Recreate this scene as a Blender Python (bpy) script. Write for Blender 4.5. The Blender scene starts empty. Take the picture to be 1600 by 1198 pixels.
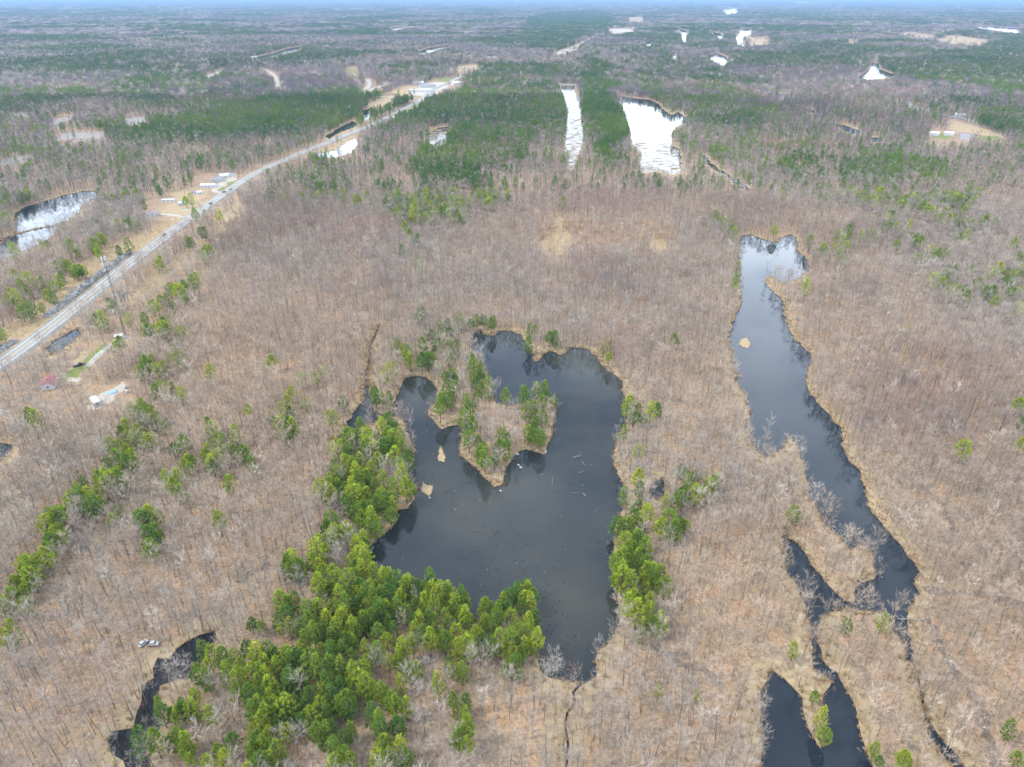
import bpy, bmesh, math, random
import numpy as np
from mathutils import Vector, Matrix, kdtree
from mathutils.geometry import delaunay_2d_cdt

random.seed(7)
RNG = np.random.default_rng(7)
SC = bpy.context.scene
COL = SC.collection

# ------------------------------------------------------------------ camera
CAM_H, FOC, CX, CY, HORIZON = 180.0, 1111.0, 800.0, 599.0, -5.0
PITCH = math.atan((CY - HORIZON) / FOC)
SP, CP = math.sin(PITCH), math.cos(PITCH)
cam_data = bpy.data.cameras.new("camera")
cam_data.sensor_width = 36.0
cam_data.lens = 36.0 * FOC / 1600.0
cam_data.clip_start = 1.0
cam_data.clip_end = 200000.0
cam = bpy.data.objects.new("camera", cam_data)
cam.location = (0, 0, CAM_H)
cam.rotation_euler = (math.pi / 2 - PITCH, 0, 0)
COL.objects.link(cam)
SC.camera = cam

# ------------------------------------------------------------------ light
SUN_EL, SUN_AZ = math.radians(50), math.radians(-105)     # azimuth from +Y towards +X
world = bpy.data.worlds.new("World")
SC.world = world
world.use_nodes = True
wn, wl = world.node_tree.nodes, world.node_tree.links
wn.clear()
w_out = wn.new("ShaderNodeOutputWorld")
w_bg = wn.new("ShaderNodeBackground")
w_bg.inputs["Strength"].default_value = 0.085
w_sky = wn.new("ShaderNodeTexSky")
w_sky.sky_type = 'NISHITA'
w_sky.sun_disc = False
w_sky.sun_elevation = SUN_EL
w_sky.sun_rotation = SUN_AZ
w_sky.altitude = 300
w_sky.dust_density = 2.0
w_tc = wn.new("ShaderNodeTexCoord")
w_sep = wn.new("ShaderNodeSeparateXYZ")
wl.new(w_tc.outputs["Generated"], w_sep.inputs[0])
w_add = wn.new("ShaderNodeMath"); w_add.operation = 'ADD'; w_add.inputs[1].default_value = 0.18
w_abs = wn.new("ShaderNodeMath"); w_abs.operation = 'ABSOLUTE'
wl.new(w_sep.outputs[2], w_abs.inputs[0]); wl.new(w_abs.outputs[0], w_add.inputs[0])
w_dx = wn.new("ShaderNodeMath"); w_dx.operation = 'DIVIDE'
w_dy = wn.new("ShaderNodeMath"); w_dy.operation = 'DIVIDE'
wl.new(w_sep.outputs[0], w_dx.inputs[0]); wl.new(w_add.outputs[0], w_dx.inputs[1])
wl.new(w_sep.outputs[1], w_dy.inputs[0]); wl.new(w_add.outputs[0], w_dy.inputs[1])
w_cmb = wn.new("ShaderNodeCombineXYZ")
wl.new(w_dx.outputs[0], w_cmb.inputs[0]); wl.new(w_dy.outputs[0], w_cmb.inputs[1])
w_noise = wn.new("ShaderNodeTexNoise")
w_noise.inputs["Scale"].default_value = 1.1
w_noise.inputs["Detail"].default_value = 6.0
w_noise.inputs["Roughness"].default_value = 0.55
w_map = wn.new("ShaderNodeMapping")
w_map.inputs["Location"].default_value = (9.832, 19.343, 0)
w_map.inputs["Scale"].default_value = (0.8, 0.8, 1)
wl.new(w_cmb.outputs[0], w_map.inputs[0])
wl.new(w_map.outputs[0], w_noise.inputs["Vector"])
w_cov = wn.new("ShaderNodeValToRGB")
w_cov.color_ramp.elements[0].position = 0.34
w_cov.color_ramp.elements[0].color = (0.15, 0.15, 0.15, 1)
w_cov.color_ramp.elements[1].position = 0.52
w_cov.color_ramp.elements[1].color = (1, 1, 1, 1)
wl.new(w_noise.outputs["Fac"], w_cov.inputs[0])
w_cl = wn.new("ShaderNodeValToRGB")
w_cl.color_ramp.elements[0].position = 0.40
w_cl.color_ramp.elements[0].color = (7.6, 8.9, 10.8, 1)
w_cl.color_ramp.elements[1].position = 0.75
w_cl.color_ramp.elements[1].color = (14.4, 15.8, 17.6, 1)
wl.new(w_noise.outputs["Fac"], w_cl.inputs[0])
w_mix = wn.new("ShaderNodeMix"); w_mix.data_type = 'RGBA'
wl.new(w_cov.outputs[0], w_mix.inputs["Factor"])
wl.new(w_sky.outputs[0], w_mix.inputs["A"])
wl.new(w_cl.outputs[0], w_mix.inputs["B"])
# the cloud deck is thicker and brighter the flatter one looks through it
w_el = wn.new("ShaderNodeMapRange")
w_el.inputs["From Min"].default_value, w_el.inputs["From Max"].default_value = 0.24, 0.75
w_el.inputs["To Min"].default_value, w_el.inputs["To Max"].default_value = 1.8, 0.9
w_el.interpolation_type = 'SMOOTHSTEP'
wl.new(w_abs.outputs[0], w_el.inputs["Value"])
w_sc = wn.new("ShaderNodeVectorMath"); w_sc.operation = 'SCALE'
wl.new(w_mix.outputs["Result"], w_sc.inputs[0]); wl.new(w_el.outputs[0], w_sc.inputs["Scale"])
wl.new(w_sc.outputs[0], w_bg.inputs["Color"])
wl.new(w_bg.outputs[0], w_out.inputs["Surface"])

sun_data = bpy.data.lights.new("sun", 'SUN')
sun_data.energy = 1.5
sun_data.angle = math.radians(12)
sun_data.color = (1.0, 0.95, 0.88)
sun = bpy.data.objects.new("sun", sun_data)
sd = Vector((math.sin(SUN_AZ) * math.cos(SUN_EL), math.cos(SUN_AZ) * math.cos(SUN_EL), math.sin(SUN_EL)))
sun.rotation_euler = sd.to_track_quat('Z', 'Y').to_euler()
COL.objects.link(sun)

SC.view_settings.view_transform = 'Standard'
SC.view_settings.look = 'None'
SC.view_settings.gamma = 1.0
SC.view_settings.use_curve_mapping = False
SC.view_settings.exposure = 1.27
SC.render.engine = 'CYCLES'
SC.cycles.use_denoising = True
SC.cycles.denoiser = 'OPENIMAGEDENOISE'
SC.cycles.denoising_input_passes = 'RGB_ALBEDO_NORMAL'
SC.cycles.max_bounces = 5
SC.cycles.diffuse_bounces = 3
SC.cycles.glossy_bounces = 2
SC.cycles.volume_bounces = 0
SC.cycles.sample_clamp_indirect = 2.5

HAZE_DENSITY = 6.0e-5
HAZE_COLOR = (0.30, 0.47, 0.70)

# ------------------------------------------------------------------ map helpers
GZ = 0.3                                   # level of the land above the water


def gp(px, py, z=GZ):
    u, v = (px - CX) / FOC, (py - CY) / FOC
    down = SP + v * CP
    t = (CAM_H - z) / max(down, 1e-5)
    return (u * t, t * (CP - v * SP))


def gp_np(px, py, z=GZ):
    u, v = (px - CX) / FOC, (py - CY) / FOC
    down = np.maximum(SP + v * CP, 1e-5)
    t = (CAM_H - z) / down
    return u * t, t * (CP - v * SP)


def proj(X, Y, Z):
    dz = CAM_H - Z
    depth = Y * CP + dz * SP
    depth = np.where(depth < 1, 1, depth)
    v = (dz * CP - Y * SP) / depth
    return CX + FOC * X / depth, CY + FOC * v, depth


def vnoise(x, y, scale, seed=0):
    """cheap value noise, 0..1"""
    r = np.random.default_rng(1000 + seed)
    tab = r.random((64, 64))
    fx, fy = x / scale, y / scale
    ix, iy = np.floor(fx).astype(np.int64), np.floor(fy).astype(np.int64)
    tx, ty = fx - ix, fy - iy
    tx, ty = tx * tx * (3 - 2 * tx), ty * ty * (3 - 2 * ty)
    g = lambda a, b: tab[a % 64, b % 64]
    return (g(ix, iy) * (1 - tx) + g(ix + 1, iy) * tx) * (1 - ty) + (g(ix, iy + 1) * (1 - tx) + g(ix + 1, iy + 1) * tx) * ty


def fnoise(x, y, scale, seed=0, octv=3):
    s, a, n = 0, 1.0, 0
    for k in range(octv):
        s = s + a * vnoise(x, y, scale / 2 ** k, seed + k * 11)
        n += a
        a *= 0.55
    return s / n


def inside(poly, x, y):
    p = np.asarray(poly, float)
    x0, y0 = p[:, 0], p[:, 1]
    x1, y1 = np.roll(x0, -1), np.roll(y0, -1)
    res = np.zeros(x.shape, bool)
    for a, b, c, d in zip(x0, y0, x1, y1):
        if b == d:
            continue
        res ^= ((b > y) != (d > y)) & (x < (c - a) * (y - b) / (d - b) + a)
    return res


PADX, PADY = 200, 160
MW, MH = 1600 + 2 * PADX, 1198 + PADY


def raster(poly, arr, val, mode="set"):
    p = np.asarray(poly, float)
    xa, xb = int(max(0, p[:, 0].min() + PADX - 1)), int(min(MW, p[:, 0].max() + PADX + 2))
    ya, yb = int(max(0, p[:, 1].min() - 1)), int(min(MH, p[:, 1].max() + 2))
    if xb <= xa or yb <= ya:
        return
    gx, gy = np.meshgrid(np.arange(xa, xb) - PADX + 0.5, np.arange(ya, yb) + 0.5)
    m = inside(p, gx, gy)
    sub = arr[ya:yb, xa:xb]
    if mode == "set":
        sub[m] = val
    else:
        sub[m] = np.maximum(sub[m], val)


def look(arr, px, py, default=0):
    ix = np.floor(px + PADX).astype(int)
    iy = np.floor(py).astype(int)
    ok = (ix >= 0) & (ix < MW) & (iy >= 0) & (iy < MH)
    out = np.full(px.shape, default, arr.dtype)
    out[ok] = arr[iy[ok], ix[ok]]
    return out


# ------------------------------------------------------------------ traced map (photograph pixels)
POND = [(730,535),(737,523),(751,516),(761,524),(773,524),(781,517),(800,517),(815,523),(824,536),(832,547),(837,565),
 (842,563),(847,553),(860,548),(875,555),(883,552),(890,543),(908,543),(923,548),(935,560),(945,573),(960,585),
 (973,596),(974,603),(977,620),(980,650),(978,660),(970,672),(965,688),(961,703),(960,720),(965,740),(975,755),
 (981,763),(979,783),(972,797),(965,813),(960,825),(960,850),(963,875),(961,898),(960,906),(965,923),(970,948),
 (968,970),(960,990),(950,1006),(935,1016),(931,1031),(935,1046),(930,1060),(910,1068),(900,1066),(880,1062),
 (858,1058),(842,1045),(841,1021),(840,998),(837,981),(832,953),(827,931),(818,928),(800,950),(775,965),(750,968),
 (728,955),(700,940),(670,932),(640,930),(605,918),(578,905),(568,890),(571,868),(578,852),(590,840),(605,828),
 (618,815),(621,795),(635,793),(648,778),(653,760),(642,750),(636,745),(641,730),(648,715),(645,695),(640,678),
 (634,662),(622,650),(606,650),(595,654),(585,660),(565,664),(552,676),(535,684),(521,694),(517,690),(535,670),
 (550,645),(560,632),(570,622),(567,608),(571,598),(577,600),(576,612),(580,625),(586,640),(595,645),(610,640),
 (615,627),(623,612),(627,602),(629,596),(635,590),(650,587),(666,589),(678,597),(686,607),(682,625),(669,642),
 (678,655),(690,669),(703,664),(720,662),(722,682),(718,698),(719,710),(736,723),(751,735),(761,748),(773,760),
 (785,755),(787,743),(798,720),(802,711),(812,703),(822,700),(833,703),(850,708),(854,700),(860,685),(861,665),
 (865,648),(867,632),(860,620),(838,622),(815,630),(795,634),(776,630),(766,618),(763,597),(757,575),(745,556),(734,543)]
LAKE = [(1153,377),(1158,369),(1171,366),(1186,371),(1200,376),(1217,378),(1225,369),(1235,366),(1246,373),(1245,390),
 (1259,400),(1264,413),(1265,424),(1245,437),(1222,442),(1205,433),(1196,434),(1195,441),(1203,450),(1213,460),
 (1225,472),(1226,487),(1230,510),(1240,525),(1252,540),(1268,555),(1267,570),(1261,598),(1263,606),(1280,630),
 (1300,652),(1316,672),(1320,700),(1335,725),(1348,740),(1353,770),(1363,798),(1380,818),(1398,840),(1415,860),
 (1430,878),(1440,896),(1430,905),(1432,916),(1438,926),(1425,946),(1418,961),(1418,978),(1425,998),(1428,1016),
 (1431,1036),(1438,1061),(1444,1086),(1450,1118),(1463,1141),(1483,1163),(1508,1196),(1530,1230),(1505,1230),
 (1488,1198),(1468,1172),(1450,1148),(1444,1120),(1437,1080),(1433,1050),(1424,1034),(1414,1030),(1414,1016),
 (1407,998),(1397,986),(1390,970),(1375,958),(1360,954),(1340,952),(1325,948),(1300,955),(1283,966),(1278,983),
 (1278,1003),(1285,1028),(1295,1041),(1308,1048),(1312,1058),(1324,1078),(1333,1092),(1340,1113),(1345,1143),
 (1353,1168),(1365,1196),(1372,1240),(1180,1240),(1188,1196),(1190,1173),(1188,1123),(1187,1098),(1198,1063),
 (1200,1048),(1208,1046),(1225,1058),(1243,1076),(1254,1088),(1256,1111),(1263,1136),(1278,1161),(1283,1168),
 (1290,1150),(1287,1110),(1285,1085),(1296,1072),(1300,1064),(1290,1054),(1276,1050),(1270,1046),(1269,1023),
 (1265,998),(1261,966),(1250,931),(1230,896),(1226,870),(1223,850),(1222,822),(1226,820),(1233,840),(1245,845),
 (1263,870),(1283,896),(1285,899),(1295,913),(1310,928),(1323,938),(1336,938),(1337,918),(1338,904),(1348,908),
 (1365,904),(1370,896),(1367,875),(1360,860),(1345,850),(1328,858),(1320,850),(1300,830),(1283,808),(1268,780),
 (1260,750),(1250,713),(1241,693),(1233,682),(1225,700),(1214,706),(1198,713),(1186,708),(1176,695),(1169,678),
 (1168,635),(1161,610),(1151,598),(1146,576),(1142,550),(1137,526),(1143,510),(1148,490),(1157,473),(1155,450),(1156,410)]
SWAMP = [(336,983),(311,991),(275,1013),(265,1028),(246,1026),(240,1058),(220,1071),(213,1113),(208,1136),(175,1141),
 (168,1156),(173,1176),(193,1188),(200,1230),(245,1230),(236,1195),(226,1174),(238,1158),(250,1136),(248,1088),(250,1071),(275,1061),
 (300,1058),(311,1038),(326,1018),(338,998)]
POOL = [(1033,744),(1040,755),(1040,773),(1030,778),(1015,775),(1013,765),(1020,753)]
WATERS = {
 "pond_water": POND, "lake_water": LAKE, "swamp_water": SWAMP, "pool_water": POOL,
 "roadside_water": [(70,545),(90,530),(108,519),(124,514),(128,523),(100,545),(80,556)],
 "edge_water": [(-60,685),(0,690),(22,694),(12,708),(0,718),(-60,740)],
 "west_pond_water": [(-40,372),(5,376),(25,360),(22,334),(37,324),(68,315),(100,305),(130,299),(150,299),(156,305),(130,321),(120,336),(100,349),(50,358),(20,366),(5,380)],
 "west_pond_lower_water": [(-40,378),(0,382),(22,367.5),(50,359.5),(96,351.5),(80,372),(65,383),(35,393),(15,402),(0,407),(-40,415)],
 "white_lake_water": [(966,150),(1000,155),(1015,156),(1030,163),(1038,173),(1050,180),(1060,175),(1075,186),(1070,195),(1058,198),(1050,208),(1050,228),(1063,233),(1065,253),(1063,270),(1050,273),(1030,268),(1005,270),(1000,263),(1003,240),(988,225),(983,200),(973,173)],
 "marsh_water": [(876,134),(898,134),(898,145),(908,160),(910,180),(913,200),(910,225),(902,245),(897,265),(889,265),(886,238),(881,220),(884,195),(889,175),(880,155)],
 "beaver_water": [(669,208),(685,200),(702,198),(700,215),(693,228),(670,230)],
 "river_water": [(508,213),(530,200),(550,190),(558,193),(553,200),(530,208),(513,218)],
 "ditch_water": [(495,240),(525,235),(540,223),(555,215),(560,225),(548,240),(520,247),(496,244)],
 "creek_mouth_water": [(565,173),(578,170),(579,185),(570,188)],
 "north_lake_water": [(392,92),(425,84),(450,76),(470,73),(468,79),(425,89),(394,95)],
 "bay_lake_water": [(648,83),(670,75),(706,69),(698,74),(663,85)],
 "small_lake_water": [(724,87),(736,81),(738,84),(728,88)],
 "tiny_lake_water": [(758,86),(775,84),(775,89),(763,91)],
 "chain_lake_water": [(1060,45),(1074,49),(1071,63),(1076,68),(1067,66),(1065,54)],
 "top_lake_water": [(1128,16),(1153,11),(1153,21),(1135,23)],
 "hook_lake_water": [(1113,50),(1129,55),(1128,63),(1116,55)],
 "cross_lake_water": [(1150,60),(1155,50),(1160,45),(1173,45),(1173,54),(1160,60),(1164,73),(1153,71)],
 "island_lake_water": [(1105,88),(1118,83),(1133,88),(1138,95),(1130,104),(1123,100),(1110,93)],
 "thin_lake_water": [(1047,83),(1055,81),(1057,96),(1053,92)],
 "dot_lake_water": [(1010,65),(1018,64),(1016,73),(1010,72)],
 "far_lake_water": [(1238,3.5),(1266,4.5),(1262,6.5),(1240,5.5)],
 "east_lake_water": [(1524,40),(1548,41),(1592,45),(1592,53),(1570,50),(1533,45)],
 "fork_lake_water": [(1338,123),(1353,113),(1360,105),(1363,98),(1373,100),(1375,109),(1395,116),(1398,119),(1380,123),(1363,125)],
 "east_river_water": [(1214,145),(1230,148),(1228,156),(1218,153)],
 "east_reach_water": [(1253,168),(1273,173),(1273,178),(1255,172)],
 "east_bend_water": [(1298,193),(1320,196),(1343,204),(1345,211),(1330,210),(1308,198)],
 "east_pool_water": [(1360,215),(1380,215),(1380,221),(1363,223)],
 "town_lake_water": [(612,43),(628,42),(640,40),(650,39),(640,42),(624,46),(614,47)],
}
STREAMS = {   # centre line, half width in metres
 "forest_stream": ([(592,508),(584,530),(578,545),(577,565),(573,585),(572,602)], .9),
 "outlet_stream": ([(908,1066),(896,1080),(899,1098),(886,1113),(882,1130),(888,1162),(884,1200),(880,1235)], 0.38),
 "bog_stream": ([(1097,243),(1110,258),(1133,273),(1155,287),(1172,299)], 4.0),
 "swale_stream": ([(135,508),(150,497),(168,483),(185,468),(200,456)], 1.2),
}
PINE_POLYS = [
 ([(670,150),(690,135),(760,128),(880,130),(885,160),(880,200),(860,195),(840,205),(810,200),(790,205),(760,195),(735,210),(710,185),(690,165)], .7),
 ([(690,215),(715,205),(750,215),(800,215),(805,260),(795,290),(770,285),(750,322),(725,300),(700,290),(660,272),(690,250)], .75),
 ([(903,112),(933,85),(945,110),(955,135),(963,155),(975,185),(983,210),(1000,240),(1003,262),(988,262),(965,245),(940,208),(915,205),(910,170),(900,140)], 1.0),
 ([(975,85),(1000,75),(1030,75),(1050,85),(1060,105),(1120,100),(1130,115),(1110,125),(1190,130),(1180,150),(1195,190),(1170,195),(1130,200),(1080,190),(1070,170),(1040,172),(1030,155),(1010,150),(985,130),(985,105)], .65),
 ([(1120,215),(1160,205),(1200,215),(1190,240),(1200,260),(1180,250),(1160,260),(1135,240)], .65),
 ([(1250,215),(1290,215),(1330,225),(1380,240),(1420,265),(1470,275),(1470,292),(1420,300),(1380,297),(1330,288),(1290,284),(1240,272),(1200,250),(1200,235),(1240,240)], .6),
 ([(1365,165),(1420,170),(1480,190),(1485,205),(1450,200),(1400,190),(1360,180)], .5),
 ([(1420,225),(1470,220),(1475,235),(1430,235)], .5),
 ([(1375,112),(1440,100),(1490,85),(1600,60),(1760,55),(1760,160),(1600,150),(1560,148),(1500,140),(1440,132),(1400,125)], .8),
 ([(1500,188),(1560,182),(1600,192),(1760,200),(1760,240),(1600,218),(1575,216),(1540,200)], .75),
 ([(1465,155),(1520,160),(1570,168),(1600,175),(1600,186),(1540,178),(1480,172)], .6),
 ([(1200,55),(1240,60),(1300,75),(1360,92),(1350,103),(1290,95),(1230,82),(1200,75)], .65),
 ([(812,55),(830,28),(880,20),(940,18),(960,30),(970,48),(930,53),(910,58),(890,78),(850,86),(825,80)], .9),
 ([(1018,60),(1030,48),(1060,55),(1068,68),(1090,72),(1140,70),(1148,80),(1110,82),(1070,80),(1020,76)], .75),
 ([(1075,45),(1110,45),(1125,60),(1100,70),(1078,65)], .75),
 ([(325,220),(340,207),(400,200),(440,195),(455,215),(452,240),(420,250),(360,262),(330,255)], .5),
 ([(425,178),(470,150),(530,145),(562,150),(560,168),(530,180),(480,188),(440,185)], .46),
 ([(400,78),(470,80),(540,90),(530,105),(470,110),(420,105),(395,97)], .65),
 ([(-160,140),(0,150),(90,150),(165,155),(170,172),(90,174),(0,176),(-160,180)], .7),
 ([(170,150),(260,150),(262,175),(225,180),(180,178)], .55),
 ([(-100,60),(80,62),(185,90),(250,75),(330,60),(400,58),(400,75),(300,85),(200,105),(0,100),(-100,100)], .5),
 ([(-100,105),(60,110),(190,130),(270,125),(400,115),(400,135),(290,148),(220,140),(0,130),(-100,130)], .4),
 ([(-100,225),(60,222),(120,240),(100,252),(40,247),(30,290),(0,282),(-100,300)], .5),
 ([(1100,195),(1250,190),(1350,215),(1500,255),(1550,300),(1500,350),(1420,345),(1300,318),(1200,300),(1120,260)], .34),
 ([(-150,230),(150,180),(325,150),(330,300),(150,330),(-150,340)], .2),
 ([(425,190),(660,175),(680,215),(690,300),(560,330),(420,320)], .16),
 ([(735,285),(790,290),(800,325),(760,335),(740,320)], .45),
 ([(600,300),(690,290),(740,330),(720,365),(640,360),(600,335)], .4),
 ([(1195,265),(1260,275),(1300,300),(1420,310),(1440,330),(1380,330),(1300,318),(1220,300)], .35),
 ([(590,122),(640,110),(720,102),(715,113),(650,124),(600,130)], .7),
 ([(495,292),(510,262),(545,255),(560,268),(560,300),(520,315),(490,312)], .6),
 ([(430,255),(490,250),(495,262),(440,290),(410,300),(400,285)], .3),
 ([(820,110),(860,100),(900,108),(900,128),(840,126)], .55),
 ([(1200,100),(1290,110),(1340,98),(1340,112),(1260,125),(1200,120)], .35),
]
# (polygon, code)  0 dry tan grass, 1 green lawn, 2 gravel / pale soil, 3 bare rock, 4 red-brown bog, 5 wet dark track
ZONES = [
 ([(-60,575),(0,520),(60,470),(110,425),(170,385),(215,365),(300,330),(310,336),(215,400),(160,442),(80,503),(0,564),(-60,610)], 0),
 ([(200,470),(240,430),(290,395),(320,365),(370,318),(388,323),(330,372),(285,417),(240,458),(205,482)], 0),
 ([(120,560),(150,535),(200,532),(225,528),(205,545),(165,548),(100,600),(92,600)], 0),
 ([(838,352),(900,340),(960,350),(1045,342),(1062,372),(1050,396),(1000,400),(940,396),(900,404),(850,402)], 4),
 ([(848,378),(858,368),(880,360),(895,370),(888,395),(870,402),(848,400),(838,392)], 0),
 ([(1015,378),(1040,372),(1047,388),(1030,398),(1016,394)], 0),
 ([(866,358),(872,338),(880,338),(876,362)], 0),

 ([(585,505),(597,503),(595,520),(586,540),(586,580),(590,605),(598,640),(585,640),(566,606),(562,640),(548,640),(566,590),(570,560),(574,535)], 0),
 ([(1405,54),(1425,51),(1458,57),(1458,61),(1433,60)], 0),
 ([(1460,63),(1488,56),(1548,64),(1530,71),(1500,70),(1475,68)], 0),
 ([(1478,186),(1513,194),(1550,205),(1578,222),(1550,219),(1525,209),(1488,204)], 0),
 ([(1165,60),(1200,58),(1202,70),(1175,72)], 0),
 ([(715,105),(742,101),(750,106),(735,113),(715,111)], 0),
 ([(575,160),(610,152),(618,158),(600,168),(575,170)], 0),
 ([(610,145),(640,134),(660,136),(650,148),(620,152)], 0),
 ([(983,28),(1005,27),(1003,34),(985,35)], 0),
 ([(1325,62),(1342,62),(1340,67),(1326,68)], 0),
 ([(268,300),(318,290),(325,300),(300,322),(270,318)], 0),
 ([(250,325),(330,312),(318,328),(290,342),(256,338)], 0),
 ([(95,590),(108,580),(125,573),(148,548),(165,538),(160,550),(138,575),(118,590),(100,595)], 1),
 ([(338,300),(350,289),(364,283),(362,290),(346,299)], 1),
 ([(678,124),(714,122),(704,131),(678,130)], 1),
 ([(541,108),(558,105),(556,118),(546,118)], 1),
 ([(1455,206),(1475,208),(1490,216),(1480,222),(1460,216)], 1),
 ([(1520,212),(1560,214),(1572,222),(1540,220)], 1),
 ([(616,178),(640,166),(664,155),(660,163),(635,177)], 1),
 ([(182,527),(190,523),(202,526),(203,531),(190,533)], 2),
 ([(138,625),(160,612),(190,598),(203,600),(190,612),(166,628),(150,640),(138,640)], 2),
 ([(640,148),(662,132),(690,128),(718,128),(716,136),(690,140),(672,152),(650,150)], 2),
 ([(332,290),(362,275),(372,280),(352,288),(338,297)], 2),
 ([(110,592),(128,588),(126,598),(112,604)], 2),
 ([(-60,640),(0,641),(20,642),(22,646),(0,648),(-60,648)], 2),
 ([(950,46),(985,44),(990,50),(962,54)], 2),
 ([(870,82),(900,72),(903,76),(873,87)], 2),
 ([(80,190),(105,180),(120,178),(112,188),(90,196)], 3),
 ([(75,218),(110,206),(165,205),(160,216),(120,222)], 3),
 ([(190,188),(225,182),(232,188),(205,198)], 3),
 ([(10,180),(45,178),(40,184),(10,186)], 3),
 ([(0,250),(40,243),(60,246),(20,256),(0,258)], 3),
 ([(1285,265),(1300,275),(1312,285),(1302,284)], 3),
]
TRACKS = [
 [(1445,760),(1455,772),(1474,793),(1486,815),(1494,835),(1484,845),(1492,862),(1500,880),(1520,885)],
 [(1442,920),(1470,922),(1500,925),(1540,928),(1580,938),(1660,955)],
 [(1448,963),(1460,990),(1475,1018),(1488,1040),(1500,1060),(1520,1085),(1535,1112),(1545,1150),(1560,1200)],
 [(1018,1007),(1035,1018),(1050,1024),(1078,1023)],
 [(1055,1034),(1085,1043),(1102,1048),(1130,1072)],
 [(372,908),(395,893),(420,882)],
]

# jagged natural shores: subdivide the near polygons in world space
SHORE = {}
for k, poly in WATERS.items():
    pts = [Vector(gp(x, y)) for x, y in poly]
    out = []
    far = min(p.y for p in pts) > 1500
    for i, p in enumerate(pts):
        q = pts[(i + 1) % len(pts)]
        L = (q - p).length
        n = 1 if far else max(1, min(14, int(L / 3.0)))
        nrm = Vector((-(q - p).y, (q - p).x)).normalized() if L > 1e-6 else Vector((0, 0))
        for j in range(n):
            t = j / n
            w = p.lerp(q, t)
            if j and not far:
                w = w + nrm * random.uniform(-1, 1) * min(1.5, L * 0.07 + 0.35)
            out.append(w)
    SHORE[k] = out
for k, (line, hw) in STREAMS.items():
    c = [Vector(gp(x, y)) for x, y in line]
    fine = []
    for a, b in zip(c[:-1], c[1:]):
        n = max(1, int((b - a).length / 4))
        for j in range(n):
            fine.append(a.lerp(b, j / n))
    fine.append(c[-1])
    L_, R_ = [], []
    for i, p in enumerate(fine):
        d = (fine[min(i + 1, len(fine) - 1)] - fine[max(i - 1, 0)]).normalized()
        n = Vector((-d.y, d.x))
        jog = n * random.uniform(-.5, .5) * hw
        w = hw * random.uniform(.55, 1.25)
        L_.append(p + jog + n * w); R_.append(p + jog - n * w)
    SHORE[k] = L_ + R_[::-1]


def topx(poly_w, z=0.0):
    a = np.array([(p.x, p.y) for p in poly_w])
    x, y, _ = proj(a[:, 0], a[:, 1], np.full(len(a), GZ))
    return np.stack([x, y], 1)


WATER_MASK = np.zeros((MH, MW), np.uint8)
for k, p in SHORE.items():
    raster(topx(p), WATER_MASK, 2 if k == "swamp_water" else 1)

ROADS = {  # centre line (pixels), half width (m), kind
 "highway_road": ([(-260,740),(-120,650),(0,571),(83,510),(160,448),(213,405),(293,345),(333,316),(353,302),(400,271),(463,243),(500,228),(525,218),(575,198),(613,180),(638,167),(663,153),(678,140),(700,130),(722,119)], 4.6, "paved"),
 "causeway_road": ([(780,126),(830,132),(872,133),(920,134),(985,135.5),(1060,136),(1200,139),(1228,141),(1300,147),(1370,154),(1410,160),(1450,176),(1488,184),(1520,189),(1555,196),(1640,206)], 4.0, "paved"),
 "hill_road": ([(395,107),(415,110),(428,118),(433,127),(434,137)], 3.5, "gravel"),
 "west_lane": ([(-40,117),(0,117),(35,117)], 3.5, "gravel"),
 "ridge_lane": ([(195,118),(240,106),(265,105),(290,108),(330,109),(358,109),(398,107)], 4.0, "gravel"),
 "fork_lane": ([(320,122),(335,116),(350,108)], 4.5, "gravel"),
 "village_lane": ([(561,145),(572,139),(577,131),(574,124)], 4.5, "gravel"),
 "side_lane": ([(572,143),(590,137),(605,132)], 4.0, "gravel"),
 "yard_lane": ([(585,151),(620,151),(650,149),(668,147)], 4.0, "gravel"),
 "north_road": ([(866,84),(900,72),(935,56),(985,46)], 3.5, "gravel"),
 "house_drive": ([(352,302),(336,300),(337,295),(350,287),(362,281)], 2.2, "gravel"),
 "cabin_drive": ([(316,328),(296,328),(283,330)], 2.0, "gravel"),
 "field_drive": ([(297,342),(275,337),(250,335)], 2.0, "gravel"),
 "grass_drive": ([(137,573),(145,564),(155,554),(165,546),(178,537),(190,529)], 1.3, "gravel"),
}
ROAD_MASK = np.zeros((MH, MW), np.uint8)


def polyline_world(line, step=12.0):
    c = [Vector(gp(x, y)) for x, y in line]
    # Catmull-Rom
    out = []
    for i in range(len(c) - 1):
        p0, p1, p2, p3 = c[max(i - 1, 0)], c[i], c[i + 1], c[min(i + 2, len(c) - 1)]
        n = max(2, min(30, int((p2 - p1).length / step)))
        for j in range(n):
            t = j / n
            out.append(0.5 * ((2 * p1) + (p2 - p0) * t + (2 * p0 - 5 * p1 + 4 * p2 - p3) * t * t + (3 * p1 - p0 - 3 * p2 + p3) * t ** 3))
    out.append(c[-1])
    return out


def offset_line(line, d):
    res = []
    for i, p in enumerate(line):
        t = (line[min(i + 1, len(line) - 1)] - line[max(i - 1, 0)]).normalized()
        res.append(p + Vector((-t.y, t.x)) * d)
    return res


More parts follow.
